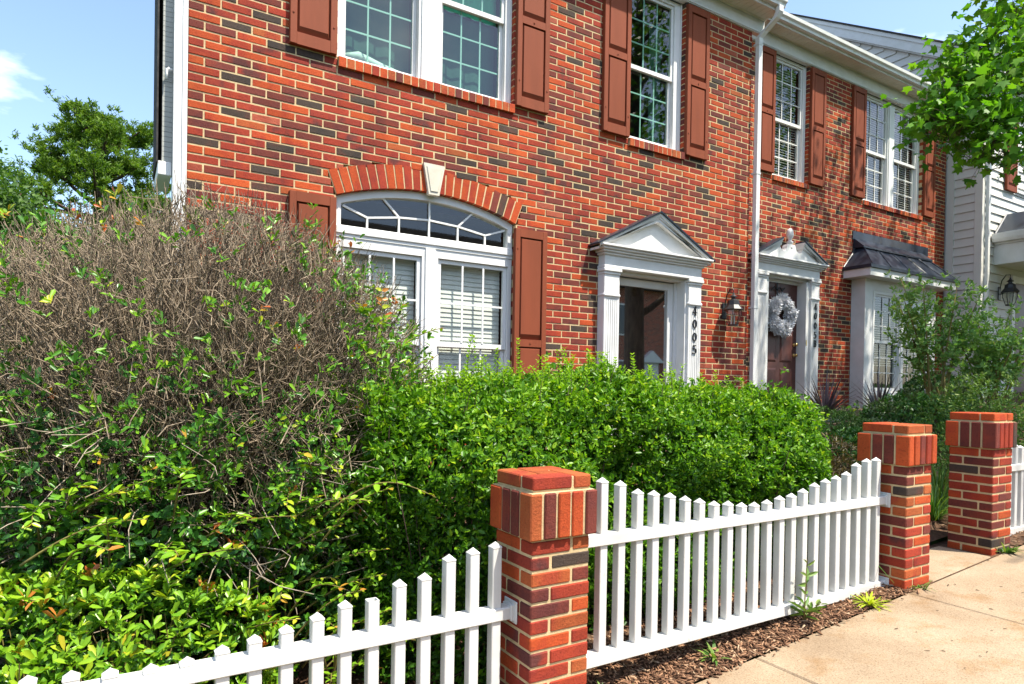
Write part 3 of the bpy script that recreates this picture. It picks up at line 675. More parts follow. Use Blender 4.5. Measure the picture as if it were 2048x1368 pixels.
for ch, z in zip('4005', (2.595, 2.425, 2.255, 2.09)): glyph(ch, 6.405, z, .115, YA - .12, houseA)

# ------------------------------------------------------------------ eaves, gutters, roofs
def eave(house, x0, x1, Y, zf0, zs, over, right_end=True):
    """frieze zf0..zs at wall Y, soffit at zs, K gutter"""
    b = MB(); b.box(x0, x1, Y - .022, Y + .05, zf0, zs); b.box(x0, x1, Y - .034, Y - .0225, zf0 + .012, zf0 + .035); b.build('frieze_board', TRIM, house)
    yg = Y - over
    b = MB(); b.box(x0, x1, yg, Y + .1, zs + .001, zs + .02)
    b.box(x0, x1, Y - .045, Y - .03, zs - .018, zs + .001); b.build('soffit', SOFFIT, house)
    x = x0
    sp = MB()
    while x < x1: sp.box(x + .004, min(x + .1, x1), yg + .012, Y - .046, zs - .003, zs + .0008); x += .102
    sp.build('soffit_panel', SOFFIT, house, kind='stuff')
    b = MB(); b.box(x0, x1, yg - .014, yg, zs - .02, zs + .17); b.build('fascia', TRIM, house)
    g = MB(); P_ = [(yg - .015, zs + .02), (yg - .08, zs + .02), (yg - .085, zs + .06), (yg - .115, zs + .085), (yg - .12, zs + .135), (yg - .112, zs + .135), (yg - .105, zs + .09), (yg - .075, zs + .065), (yg - .07, zs + .028), (yg - .015, zs + .028)]
    g.prism(P_, x0, x1, ax='x')
    cap = [(yg - .015, zs + .02), (yg - .08, zs + .02), (yg - .085, zs + .06), (yg - .115, zs + .085), (yg - .12, zs + .135), (yg - .015, zs + .135)]
    g.prism(cap, x1 - .002, x1 + .003, ax='x'); g.build('gutter', TRIM, house)
eave(houseA, .40, 7.80, YA, 6.605, 6.815, .28)
eave_y = YA - .28
b = MB(); zr = 6.96; b.add([(.3, eave_y - .06, zr), (7.80, eave_y - .06, zr), (7.80, eave_y + 3.2, zr + 2.3), (.74, eave_y + 3.2, zr + 2.3), (.3, eave_y - .06, zr - .03), (7.80, eave_y - .06, zr - .03), (7.80, eave_y + 3.2, zr + 2.27), (.74, eave_y + 3.2, zr + 2.27), (.78, 12.1, zr), (7.8, 12.1, zr)],
      [(0, 1, 2, 3), (7, 6, 5, 4), (4, 5, 1, 0), (1, 5, 6, 2), (0, 3, 7, 4), (3, 2, 9, 8)]); b.build('roof', SHING, houseA)
b = MB(); b.prism([(eave_y, 6.84), (12, 6.84), (eave_y + 3.2, 9.2)], 7.53, 7.57, ax='x'); b.build('gable_wall', SIDING, houseA)
# downspout at the step between the houses
gx, gy_ = 7.70, eave_y - .06
b = MB(); b.rtube([(gx, gy_, 6.84), (gx, gy_, 6.76), (gx, gy_ + .05, 6.69), (gx - .03, YA - .13, 6.57), (gx - .06, YA - .066, 6.50), (gx - .06, YA - .066, 6.42)], .042, .034)
b.rtube([(gx - .06, YA - .066, 6.43), (gx - .06, YA - .066, .6)], .037, .030)
for zz_ in (6.40, 4.6, 2.72): b.box(gx - .106, gx - .014, YA - .10, YA - .006, zz_, zz_ + .025)
b.build('downspout', WHITE, houseA)

# ------------------------------------------------------------------ wall lantern
def lantern(x, y, z, s, label, gpane=LAMPG):
    """coach lantern on a wall facing -Y; z = height of the roof rim"""
    t = thing('wall_lantern', label, 'lantern', (x, y, z), 'coach lanterns by the front doors')
    b = MB(); b.box(x - .045 * s, x + .045 * s, y - .02, y - .001, z - .12 * s, z + .10 * s, c=.006); b.build('backplate', BLACKM, t)
    yc = y - .16 * s; b = MB()
    b.tube([(x, y - .01, z + .04 * s), (x, y - .04 * s, z + .20 * s), (x, y - .10 * s, z + .285 * s), (x, yc - .0 * s, z + .28 * s), (x, yc, z + .22 * s)], .008 * s, 6); b.tube([(x, y - .01, z - .03 * s), (x, yc + .06 * s, z - .0 * s)], .008 * s, 6); b.build('bracket_arm', BLACKM, t, smooth=True)
    b = MB(); b.lathe([(.13 * s, z - .012 * s), (.135 * s, z), (.085 * s, z + .06 * s), (.075 * s, z + .12 * s), (.03 * s, z + .145 * s), (.028 * s, z + .165 * s), (.055 * s, z + .175 * s), (.02 * s, z + .20 * s), (.008 * s, z + .235 * s)], x, yc, 8); b.build('lamp_roof', BLACKM, t)
    b = MB(); b.lathe([(.105 * s, z - .014 * s), (.105 * s, z - .08 * s), (.06 * s, z - .21 * s)], x, yc, 8); b.build('lamp_glass', gpane, t)
    b = MB()
    for i in range(8):
        a = 2 * math.pi * i / 8; c_, s_ = math.cos(a), math.sin(a)
        b.tube([(x + c_ * .107 * s, yc + s_ * .107 * s, z - .01 * s), (x + c_ * .107 * s, yc + s_ * .107 * s, z - .08 * s), (x + c_ * .061 * s, yc + s_ * .061 * s, z - .215 * s)], .0045 * s, 4)
    b.lathe([(.066 * s, z - .225 * s), (.066 * s, z - .208 * s)], x, yc, 8); b.build('lamp_cage', BLACKM, t)
    b = MB()
    for i in range(3):
        a = 2 * math.pi * i / 3; b.lathe([(.009 * s, z - .20 * s), (.009 * s, z - .11 * s), (.004 * s, z - .08 * s)], x + .025 * s * math.cos(a), yc + .025 * s * math.sin(a), 6)
    b.build('candle_bulb', BLIND, t)
lantern(7.10, YA, 2.66, .98, 'black coach lantern on brick wall between the two front doors')

# ================================================================== second brick townhouse
houseB = thing('brick_townhouse', 'set-back red brick townhouse with bay window and wreath on its brown door', 'house', (11.2, 7.0, 1.0), 'row of townhouses')
def openB(z0, z1):
    L = []
    if z1 > 5.06: L.append((9.21, 10.14)); L.append((11.81, 13.86))
    if z0 < 3.6: L.append((8.82, 10.3))
    if z0 < 4.25: L.append((11.52, 13.94))
    return L
wallB = lay_wall(houseB, 'wall', 7.58, 14.80, 5.05 - HC * 54, 7.18, YB, openB, 300, 1)
b = MB(); b.box(7.6, 14.8, YB + .1, YB + .13, .8, 1.0); b.box(7.59, 7.62, YB + .1, 15, .8, 7.3); b.box(7.62, 14.8, 14.9, 15, .8, 7.3); b.build('side_wall', BR[1], houseB)
sill(houseB, 9.205, 10.145, 5.045, 5.13, YB, 13); sill(houseB, 11.805, 13.865, 5.045, 5.13, YB, 27)
for x0, x1 in ((8.785, 9.19), (10.155, 10.56), (11.385, 11.79), (13.88, 14.28)): shutter(houseB, x0, x1, 5.145, 7.14, YB, 6.12)
dh(houseB, [(9.27, 10.08)], 9.212, 10.138, 5.13, 7.178, YB, 6.13, 3, 3, WHITE, GLASS, (R_(18),), gy=-.008)
dh(houseB, [(11.87, 12.72), (12.95, 13.80)], 11.812, 13.858, 5.13, 7.178, YB, 6.13, 3, 3, WHITE, GLASS, (R_(18),), gy=-.008)
eave(houseB, 7.60, 14.79, YB, 7.175, 7.41, .27)
ey = YB - .27; zr = 7.56
b = MB(); b.add([(7.5, ey - .06, zr), (14.79, ey - .06, zr), (14.79, ey + 4.2, zr + 2.9), (7.5, ey + 4.2, zr + 2.9), (7.5, ey - .06, zr - .03), (14.79, ey - .06, zr - .03), (14.79, ey + 4.2, zr + 2.87), (7.5, ey + 4.2, zr + 2.87), (7.5, 15, zr), (14.79, 15, zr)],
      [(0, 1, 2, 3), (7, 6, 5, 4), (4, 5, 1, 0), (1, 5, 6, 2), (0, 3, 7, 4), (3, 2, 9, 8)]); b.build('roof', SHING, houseB)
# --- door 4005B
xa, xb = 8.75, 10.36; yf = YB - .12; zh = 3.455
pilaster(houseB, 8.75, 8.965, YB, yf, 1.3, zh); pilaster(houseB, 10.145, 10.36, YB, yf, 1.3, zh)
entablature(houseB, xa, xb, YB, yf, 3.468, 3.73, .11)
xc = (xa + xb) / 2; half = .93
pts = [(xc - half + .05, 3.728), (xc + half - .05, 3.728)]
slope = .47 / half; ztop = lambda x: 3.735 + (half - abs(x - xc)) * slope - .03
pts += [(xc + .30, ztop(xc + .30))]
for a_ in range(0, 9):
    t = math.pi * a_ / 8; pts.append((xc + .205 + .095 * math.cos(t), 3.965 - .09 * math.sin(t) + (.0 if a_ else .02)))
pts += [(xc + .085, 4.0), (xc - .085, 4.0)]
for a_ in range(0, 9):
    t = math.pi * a_ / 8; pts.append((xc - .205 + .095 * math.cos(t), 3.965 - .09 * math.sin(t) + (.02 if a_ == 8 else 0)))
pts += [(xc - .30, ztop(xc - .30))]
V = [(x, YB - .14, z) for x, z in pts] + [(x, YB - .04, z) for x, z in pts]; n = len(pts)
import mathutils
tri = mathutils.geometry.tessellate_polygon([[Vector((x, z, 0)) for x, z in pts]])
b = MB(); b.add(V, [tuple(t) for t in tri] + [tuple(i + n for i in t[::-1]) for t in tri] + [(i, i + n, (i + 1) % n + n, (i + 1) % n) for i in range(n)]); b.build('tympanum', TRIM, houseB)
raking(houseB, xc, half, 3.735, 4.205, YB - .19, YB - .002, .10, .285)
b = MB(); b.lathe([(.045, 3.93), (.05, 3.965), (.03, 3.985), (.05, 4.02), (.058, 4.045), (.028, 4.07), (.03, 4.09), (.055, 4.13), (.062, 4.165), (.060, 4.172), (.062, 4.18), (.052, 4.235), (.03, 4.265), (.005, 4.275)], xc, YB - .10, 16); b.build('urn_finial', TRIM, houseB, smooth=True)
b = MB(); b.box(8.966, 10.144, YB - .05, YB + .16, 3.43, 3.467); b.box(8.966, 9.06, YB - .085, YB + .16, 1.3, 3.43); b.box(10.05, 10.144, YB - .085, YB + .16, 1.3, 3.43); b.box(9.06, 10.05, YB + .06, YB + .16, 3.385, 3.43); b.build('door_jamb', TRIM, houseB)
b = MB(); d0, d1 = 9.065, 10.045; dy = YB + .09; b.box(d0, d1, dy, dy + .045, 1.31, 3.383); dr = b.build('door', DOORB, houseB, label='dark brown six-panel front door')
for (a_, e_) in ((d0 + .12, d0 + .44), (d0 + .54, d0 + .86)):
    for (p_, q_) in ((1.45, 1.95), (2.05, 2.75), (2.87, 3.20)):
        q = MB(); q.add([(a_, dy - .001, p_), (e_, dy - .001, p_), (e_, dy - .001, q_), (a_, dy - .001, q_), (a_ + .035, dy - .014, p_ + .035), (e_ - .035, dy - .014, p_ + .035), (e_ - .035, dy - .014, q_ - .035), (a_ + .035, dy - .014, q_ - .035)], [(4, 5, 6, 7)] + [(j, (j + 1) % 4, 4 + (j + 1) % 4, 4 + j) for j in range(4)]); q.build('panel', DOORB, dr)
for zz_ in (2.18, 2.36):
    q = MB(); q.lathe([(.03, 0), (.032, .012), (.012, .02), (.014, .04), (.028, .05), (.026, .065), (.01, .072)], 0, 0, 12); q.v = [(d1 - .065 + x, dy - z, zz_ + y) for x, y, z in q.v]; q.build('door_knob', BRASS, dr, smooth=True)
b = MB(); b.box(10.062, 10.078, YB - .094, YB - .0855, 2.34, 2.44, c=.003); b.build('doorbell', BRASS, houseB)
b = MB(); b.box(8.7, 10.4, YB - 1.2, YB + .12, 1.1, 1.3, c=.01); b.box(8.7, 10.4, YB - 1.55, YB - 1.2, .9, 1.12, c=.01); b.build('door_step', CONC, houseB)
for ch, z in zip('4005B', (3.02, 2.86, 2.695, 2.53, 2.385)): glyph(ch, 10.255, z, .115, YB - .12, houseB)
# --- wreath (hangs on the door)
wx, wz, wy = 9.50, 2.83, YB + .02
n = 5200; th = nr.uniform(0, 2 * np.pi, n); ph = nr.uniform(0, 2 * np.pi, n); lump = 1 + .30 * np.sin(th * 5 + 1) + .22 * np.sin(th * 9)
rr = .10 * np.sqrt(nr.uniform(.1, 1, n)) * lump; RR = .235
cx_ = np.stack([np.cos(th), np.zeros(n), np.sin(th)], 1); tt = np.stack([-np.sin(th), np.zeros(n), np.cos(th)], 1)
nrm = cx_ * np.cos(ph)[:, None] + np.array([0, -1., 0]) * np.abs(np.sin(ph))[:, None]
P = np.array([wx, wy, wz]) + cx_ * RR + nrm * rr[:, None] * .7
D = unit(nrm + tt * nr.uniform(-.9, .9, n)[:, None] + nr.normal(0, .3, (n, 3)))
wt = thing('wreath', 'fluffy white wreath hanging on the brown front door', 'wreath', (wx, wy + .04, wz))
obj('tinsel', leaves_mesh('tinsel', P, D, unit(nr.normal(0, 1, (n, 3))), nr.uniform(.05, .09, n), nr.uniform(.010, .020, n), nr.uniform(0, 1, n), WREATH), wt, kind='stuff')
b = MB(); pts = [(wx + RR * math.cos(a * math.pi / 12), wy + .02, wz + RR * math.sin(a * math.pi / 12)) for a in range(25)]; b.tube(pts, .05, 6); b.build('wreath_core', WREATH, wt)
b = MB(); b.box(wx - .02, wx + .0, wy + .045, wy + .06, wz + .24, 3.39); b.tube([(wx - .17, wy + .045, 3.25), (wx - .1, wy + .04, 3.31), (wx - .03, wy + .04, 3.25), (wx + .04, wy + .04, 3.31), (wx + .1, wy + .04, 3.25), (wx + .17, wy + .045, 3.31)], .012, 5); b.build('wreath_hanger', BLACKM, wt)

# --- bay window
bx0, bx1 = 11.50, 13.96; byf = 6.74
b = MB(); b.box(bx0, bx0 + .25, byf, YB - .001, 1.0, 3.62); b.box(bx1 - .25, bx1, byf, YB - .001, 1.0, 3.62); b.box(bx0 + .25, bx1 - .25, byf + .001, YB, 1.0, 1.55); b.box(bx0 + .25, bx1 - .25, byf + .001, YB, 3.42, 3.62)
b.box(bx0 + .22, bx1 - .22, byf - .03, byf, 1.50, 1.56, c=.006); bay = b.build('bay', TRIM, houseB, label='white box bay with dark metal roof')
b = MB(); b.box(11.24, 14.22, 6.50, YB - .001, 3.621, 3.755); b.build('bay_fascia', TRIM, houseB)
dhw = dh(houseB, [(11.83, 12.665), (12.80, 13.63)], 11.752, 13.71, 1.555, 3.418, byf - .07, 2.50, 3, 3, WHITE, GLASS, (R_(14), .45), gy=-.008)
b = MB(); z0_, z1_, z2_ = 3.757, 4.21, 4.37
e = [(11.21, 6.47), (14.25, 6.47), (14.25, YB), (11.21, YB)]; t_ = [(11.60, 6.85), (13.86, 6.85), (14.0, YB), (11.46, YB)]; u_ = [(11.55, 6.99), (13.92, 6.99)]
V = [(x, y, z0_) for x, y in e] + [(x, y, z0_ + .055) for x, y in e] + [(11.60, 6.85, z1_), (13.86, 6.85, z1_), (13.86, YB - .001, z1_), (11.60, YB - .001, z1_)]
b.add(V, [(3, 2, 1, 0), (0, 1, 5, 4), (1, 2, 6, 5), (3, 0, 4, 7), (4, 5, 9, 8), (5, 6, 10, 9), (7, 4, 8, 11)])
b.add([(11.53, 6.80, z1_ - .02), (13.93, 6.80, z1_ - .02), (13.93, YB - .001, z2_), (11.53, YB - .001, z2_), (11.53, 6.80, z1_ + .01), (13.93, 6.80, z1_ + .01), (13.93, YB - .001, z2_ + .02), (11.53, YB - .001, z2_ + .02), (11.53, YB - .001, z1_), (13.93, YB - .001, z1_)], [(0, 1, 5, 4), (4, 5, 6, 7), (0, 4, 7, 8), (1, 9, 6, 5), (0, 8, 9, 1)])
b.box(11.50, 14.13, YB - .012, YB - .001, z2_ - .02, 4.52); brf = b.build('bay_roof', METAL, houseB)
for i in range(6):
    f_ = i / 5; q = MB(); x0e, x1t = 11.24 + (14.22 - 11.24) * f_, 11.60 + 2.26 * f_
    q.tube([(x0e, 6.478, z0_ + .062), (x1t, 6.845, z1_ + .004)], .016, 4); q.build('standing_seam', METAL, brf)
q = MB(); q.tube([(11.225, YB - .02, z0_ + .06), (11.60, YB - .02, z1_)], .016, 4); q.build('standing_seam', METAL, brf)

# ================================================================== white sided townhouse (right)
houseC = thing('sided_townhouse', 'white vinyl-sided townhouse with brown shutters at the right edge', 'house', (16.5, 6.35, 1.2), 'row of townhouses')
XC, YC = 14.82, 6.33
ridge_y, ridge_z, eave_z = 12.2, 12.15, 8.42
b = MB(); b.box(XC + .03, XC + .06, YC + .03, 16, .9, 8.3); b.box(XC + .03, 24, YC + .03, YC + .06, .9, 8.3); b.prism([(YC + .03, 8.3), (18.1, 8.3), (ridge_y, ridge_z - .05)], XC + .03, XC + .06, ax='x'); b.box(XC + .06, 24, 15.9, 16, .9, 8.3); b.build('wall', SIDING, houseC)
EX = .176; z = 1.05
def zrake(y): return eave_z + (y - YC) * (ridge_z - eave_z) / (ridge_y - YC)
while z < 11.9:
    y0_ = YC + .12; y1_ = 7.0 if z < 7.3 else 12.0
    if z > 7.9:
        y0_ = max(y0_, YC + (z - 8.02) / ((ridge_z - eave_z) / (ridge_y - YC)))
        y1_ = 12.2 + (12.2 - y0_) * .6
    if y1_ - y0_ > .1:
        q = MB(); q.prism([(XC - .002, z + .004), (XC + .0295, z + .004), (XC + .0295, z + EX), (XC + .024, z + EX)], y0_, y1_); q.build('siding_board', SIDING, houseC)
    if z < 8.1:
        q = MB(); q.prism([(YC - .002, z + .004), (YC + .0295, z + .004), (YC + .0295, z + EX), (YC + .024, z + EX)], XC + .10, 20, ax='x'); q.build('siding_board', SIDING, houseC)
    z += EX
b = MB(); b.box(XC - .016, XC + .10, YC - .016, YC + .12, .9, 8.3); b.box(XC - .014, XC + .03, YB - .16, YB - .02, 1.0, 7.3); b.build('corner_board', SIDING, houseC)
b = MB(); b.rtube([(XC + .15, YC - .05, 8.2), (XC + .15, YC - .05, 1.2)], .04, .03); b.build('downspout', TRIM, houseC)
b = MB()
def rk(y, d): return (y, zrake(y) + d)
b.prism([rk(YC - .35, -.30), rk(ridge_y, -.30), rk(ridge_y, -.0), rk(YC - .35, -.0)], XC - .10, XC - .07, ax='x'); b.prism([rk(YC - .35, -.33), rk(ridge_y, -.33), rk(ridge_y, -.28), rk(YC - .35, -.28)], XC - .069, XC + .03, ax='x')
b.prism([rk(YC - .35, -.09), rk(ridge_y, -.09), rk(ridge_y, -.0), rk(YC - .35, -.0)], XC - .125, XC - .1005, ax='x'); b.build('rake_board', TRIM, houseC)
b = MB(); b.prism([rk(YC - .4, .001), rk(ridge_y, .001), (18.6, eave_z - .1), (18.6, eave_z - .06), rk(ridge_y, .045), rk(YC - .4, .045)], XC - .15, 24, ax='x'); b.build('roof', SHING, houseC)
shutter(houseC, 15.76, 16.22, 5.82, 7.34, YC - .005, 6.6)
dh(houseC, [(16.34, 17.2)], 16.27, 17.27, 5.85, 7.3, YC - .1, 6.55, 3)
# porch at the right edge
b = MB(); b.box(15.40, 19, 4.3, YC + .02, 4.22, 4.62); b.box(15.36, 19, 4.26, YC - .006, 4.621, 4.66); b.build('porch_beam', TRIM, houseC)
g = MB(); g.prism([(15.35, 4.66), (15.35, 4.78), (15.23, 4.83), (15.23, 4.80), (15.24, 4.72), (15.27, 4.66)], 4.2, YC - .01); g.build('porch_gutter', TRIM, houseC)
b = MB(); b.add([(15.27, 4.15, 4.79), (19.2, 4.15, 4.79), (19.2, YC - .002, 4.79), (15.27, YC - .002, 4.79), (15.85, 4.9, 5.32), (19.2, 4.9, 5.32), (19.2, YC - .002, 5.32), (15.85, YC - .002, 5.32)], [(3, 2, 1, 0), (0, 1, 5, 4), (3, 0, 4, 7), (4, 5, 6, 7)]); pr = b.build('porch_roof', METAL, houseC)
for i in range(4):
    f_ = i / 3; q = MB(); ya = 4.16 + (YC - 4.2) * f_; yb_ = 4.9 + (YC - 4.92) * f_; q.tube([(15.28, ya, 4.80), (15.85, yb_, 5.325)], .018, 4); q.build('standing_seam', METAL, pr)
b = MB(); b.box(15.5, 15.62, 4.4, 4.52, 1.2, 4.22, c=.01); b.build('porch_post', WHITE, houseC)
b = MB(); b.box(16.18, 16.32, YC - .03, YC + .02, 1.2, 4.08, c=.006); b.box(16.32, 17.4, YC - .03, YC + .02, 3.93, 4.08, c=.006); b.build('door_trim', TRIM, houseC)
b = MB(); b.box(16.32, 17.3, YC - .012, YC + .005, 1.2, 3.93); b.build('door', DOORB, houseC)
b = MB(); b.box(15.3, 19, 4.2, YC, 1.0, 1.2); b.build('porch_floor', CONC, houseC)
lantern(15.63, YC, 3.66, 1.25, 'black coach lantern on white siding under the porch at right edge')

# ================================================================== brick pillars
PC, PJ, PL = .0677, .010, .2032
def pillar(x0, ztop, zbase, label, soldier_cols, seed):
    r = random.Random(seed); W = .306; y0 = 2.277; x1, y1 = x0 + W, y0 + W; zb = zbase - .12
    t = thing('brick_pillar', label, 'pillar', (x0 + W / 2, y0 + W / 2, zbase), 'brick pillars along the pavement')
    def put(a, b_, c, d, e, f, pi, dy=.0015):
        q = MB(); j = lambda: r.uniform(-dy, dy); q.cbox(a + j(), b_ + j(), c + j(), d + j(), e + j(), f + j(), .0055); q.build('brick', BR[pi], t)
    zt1 = ztop - PC; zs = zt1 - .205       # soldier course zs..zt1
    n = int(round((zs - zb) / PC)); z = zs - PC
    core = MB(); i_ = .005
    core.box(x0 + i_, x1 - i_, y0 + i_, y1 - i_, zb, zs + .002); core.box(x0 - .012, x1 + .012, y0 - .012, y1 + .012, zs + .006, zt1 - .004); core.box(x0 + i_, x1 - i_, y0 + i_, y1 - i_, zt1 - .004, ztop - .0115)
    core.build('mortar_core', MORTAR, t)
    ch = lambda: r.choices(range(7), [.22, .26, .22, .07, .0, .11, .12])[0]
    BD = .092; g = .0110
    def course(z, h, alt, ch=ch):
        a, b_, c, d = x0, x1, y0, y1; z0, z1 = z + g / 2, z + h - g / 2
        # pinwheel: four bricks, rotated every other course
        if alt:
            put(a, b_ - BD - g, c, c + BD, z0, z1, ch()); put(b_ - BD, b_, c, d - BD - g, z0, z1, ch()); put(a + BD + g, b_, d - BD, d, z0, z1, ch()); put(a, a + BD, c + BD + g, d, z0, z1, ch())
        else:
            put(a + BD + g, b_, c, c + BD, z0, z1, ch()); put(b_ - BD, b_, c + BD + g, d, z0, z1, ch()); put(a, b_ - BD - g, d - BD, d, z0, z1, ch()); put(a, a + BD, c, d - BD - g, z0, z1, ch())
    k = 0
    while z > zb - .001: course(z, PC, k % 2 == 0); z -= PC; k += 1
    course(zt1, PC, True, lambda: r.choice([5, 5, 0, 1]))
    q = MB(); q.cbox(x0 + BD + .012, x1 - BD - .012, y0 + BD + .012, y1 - BD - .012, zt1 + .005, ztop - .006, .004); q.build('brick', BR[5], t)
    # soldier course: five uprights to the front and back, three between at the sides
    a, b_, c, d = x0 - .022, x1 + .022, y0 - .022, y1 + .022; g = .0135; w5 = (b_ - a + g) / 5
    for i in range(5):
        xa_, xb_ = a + i * w5, a + (i + 1) * w5 - g
        put(xa_, xb_, c, c + BD, zs + .004, zt1 - g / 2, soldier_cols[i]); put(xa_, xb_, d - BD, d, zs + .004, zt1 - g / 2, 0 if i == 0 else ch())
    ys_ = c + BD + g; ye = d - BD - g; w2 = (ye - ys_ + g) / 2
    for i in range(2):
        ya, yb_ = ys_ + i * w2, ys_ + (i + 1) * w2 - g
        put(a, a + BD, ya, yb_, zs + .004, zt1 - g / 2, 2); put(b_ - BD, b_, ya, yb_, zs + .004, zt1 - g / 2, ch())
    return t
pillar(1.492, 1.215, .05, 'nearest brick pillar between the two white fence panels', [5, 2, 0, 0, 2], 3)
pillar(4.405, 1.380, .29, 'brick pillar at the right end of the near fence, left of the path', [0, 0, 2, 1, 0], 5)
pillar(5.600, 1.445, .38, 'shaded brick pillar on the far side of the path opening', [2, 1, 1, 1, 3], 8)

# ================================================================== picket fences
YF = 2.43
def fence(label, xs, tops, zb, zr_top, zr_bot, x0, x1, group='white picket fence panels', open_top=(), brackets=(True, True), ends=None):
    t = thing('picket_fence', label, 'fence', ((x0 + x1) / 2, YF, zb - .1), group)
    for nm, za, zb_ in (('top_rail', zr_top - .055, zr_top), ('bottom_rail', zr_bot - .06, zr_bot)):
        q = MB(); q.cbox(x0, x1, YF - .032, YF + .032, za, zb_, .004); q.build(nm, VINYL, t)
        for s_, xx in ((brackets[0], x0), (brackets[1], x1)):
            if s_:
                c = MB(); e_ = -1 if xx == x0 else 1
                c.cbox(min(xx - e_ * .012, xx + e_ * .012), max(xx - e_ * .012, xx + e_ * .012) , YF - .037, YF + .037, za - .006, zb_ + .006, .002); c.cbox(min(xx + e_ * .004, xx + e_ * .012), max(xx + e_ * .004, xx + e_ * .012), YF - .052, YF + .052, za - .02, zb_ + .022, .003); c.build('bracket', VINYL, t)
    h = .0222
    for i, (x, zt) in enumerate(zip(xs, tops)):
        q = MB(); x += rnd.uniform(-.003, .003); tl = rnd.gauss(0, .002); zt += rnd.uniform(-.004, .004); zl = zr_bot - .002
        c_ = .003; ring_ = [(-h + c_, -h), (h - c_, -h), (h, -h + c_), (h, h - c_), (h - c_, h), (-h + c_, h), (-h, h - c_), (-h, -h + c_)]
        cap = .026
        V = [(x + a, YF + b_, zl) for a, b_ in ring_] + [(x + a + tl, YF + b_, zt - cap) for a, b_ in ring_]
        F = [(k, (k + 1) % 8, 8 + (k + 1) % 8, 8 + k) for k in range(8)]
        if i in open_top:
            V += [(x + a * .82 + tl, YF + b_ * .82, zt - cap) for a, b_ in ring_] + [(x + a * .82 + tl, YF + b_ * .82, zt - .15) for a, b_ in ring_]
            F += [(8 + k, 8 + (k + 1) % 8, 16 + (k + 1) % 8, 16 + k) for k in range(8)] + [(16 + k, 16 + (k + 1) % 8, 24 + (k + 1) % 8, 24 + k) for k in range(8)]
        else:
            V += [(x + a * 1.06 + tl, YF + b_ * 1.06, zt - cap) for a, b_ in ring_] + [(x + a * 1.06 + tl, YF + b_ * 1.06, zt - cap + .004) for a, b_ in ring_] + [(x + tl, YF, zt)]
            F += [(8 + k, 8 + (k + 1) % 8, 16 + (k + 1) % 8, 16 + k) for k in range(8)] + [(16 + k, 16 + (k + 1) % 8, 24 + (k + 1) % 8, 24 + k) for k in range(8)] + [(24 + k, 24 + (k + 1) % 8, 32) for k in range(8)]
        q.add(V, F); q.build('picket', VINYL, t)
    return t
xsR = [1.99 + .1105 * i for i in range(22)]
topR = [1.16, 1.14, 1.09, 1.08, 1.06, 1.03, 1.01, .99, .98, .965, .96, .96, .975, .985, 1.00, 1.03, 1.05, 1.06, 1.08, 1.13, 1.155, 1.16]
xsR = [1.875] + xsR; topR = [1.165] + topR
fence('white picket fence panel with dipped top between the two nearest brick pillars', xsR[1:], topR[1:], .3, .895, .33, 1.80, 4.392)
xsL = [1.40 - .1085 * i for i in range(24)]
tl_ = [.92, .91, .89, .83, .82, .78, .77, .74, .72, .70, .68, .665, .665, .675, .685, .70, .71, .73, .76, .78, .80, .84, .87, .89]
fence('white picket fence panel running left from the nearest brick pillar, one cap missing', xsL, tl_, .0, .635, .055, -1.2, 1.478, open_top=(5,))
xsX = [6.0 + .1105 * i for i in range(22)]
fence('white picket fence panel at the right edge beyond the shaded pillar', xsX, [1.26, 1.24, 1.20, 1.18, 1.16, 1.13, 1.11, 1.09, 1.08, 1.07, 1.06, 1.06, 1.07, 1.08, 1.1, 1.12, 1.15, 1.17, 1.19, 1.23, 1.25, 1.26], .5, 1.01, .49, 5.918, 8.5)

# ================================================================== vegetation
def blob_points(n, c, r, p=2.4, shell=.72, noise_amp=.10, zmin=None, seed=0, freq=3.0):
    """points in the outer shell of a lumpy superellipsoid; returns points, outward normals, depth (0 surface..1)"""
    g = np.random.default_rng(seed); d = unit(g.normal(0, 1, (n, 3))); rr = 1 / (np.abs(d) ** p).sum(1) ** (1 / p)
    ph = g.uniform(0, 6.28, (6, 3)); fr = g.uniform(.6, 1.6, (6, 3)) * freq
    l = sum(np.sin(d @ fr[i] + ph[i, 0]) for i in range(6)) / 6
    t = 1 - (1 - shell) * g.uniform(0, 1, n) ** 1.6
    s = rr * (1 + noise_amp * l * 2) * t
    P = np.asarray(c) + d * s[:, None] * np.asarray(r)
    nn = unit(np.sign(d) * np.abs(d) ** (p - 1) / np.asarray(r))
    k = (1 - t) / (1 - shell)
    if zmin is not None:
        m_ = P[:, 2] > zmin; P, nn, k = P[m_], nn[m_], k[m_]
    return P, nn, k
def rosettes(P, nn, per, spread, L0, L1, wr, g, up=.5, tint=None, droop=0):
    """clusters of leaves round each point"""
    n = len(P) * per; i = np.repeat(np.arange(len(P)), per); a = unit(nn[i] * (1 - up) + np.array([0, 0, up]) + g.normal(0, .18, (n, 3)))
    rad = unit(np.cross(a, g.normal(0, 1, (n, 3)))); D = unit(a * g.uniform(.25, .95, n)[:, None] + rad * g.uniform(.45, 1.0, n)[:, None] + np.array([0, 0, -droop]))
    L = g.uniform(L0, L1, n); Q = P[i] - a * (g.uniform(0, 1, n) * spread)[:, None] + g.normal(0, spread * .12, (n, 3))
    U = unit(a + g.normal(0, .45, (n, 3))); return Q, D, U, L, L * wr * g.uniform(.8, 1.15, n), i
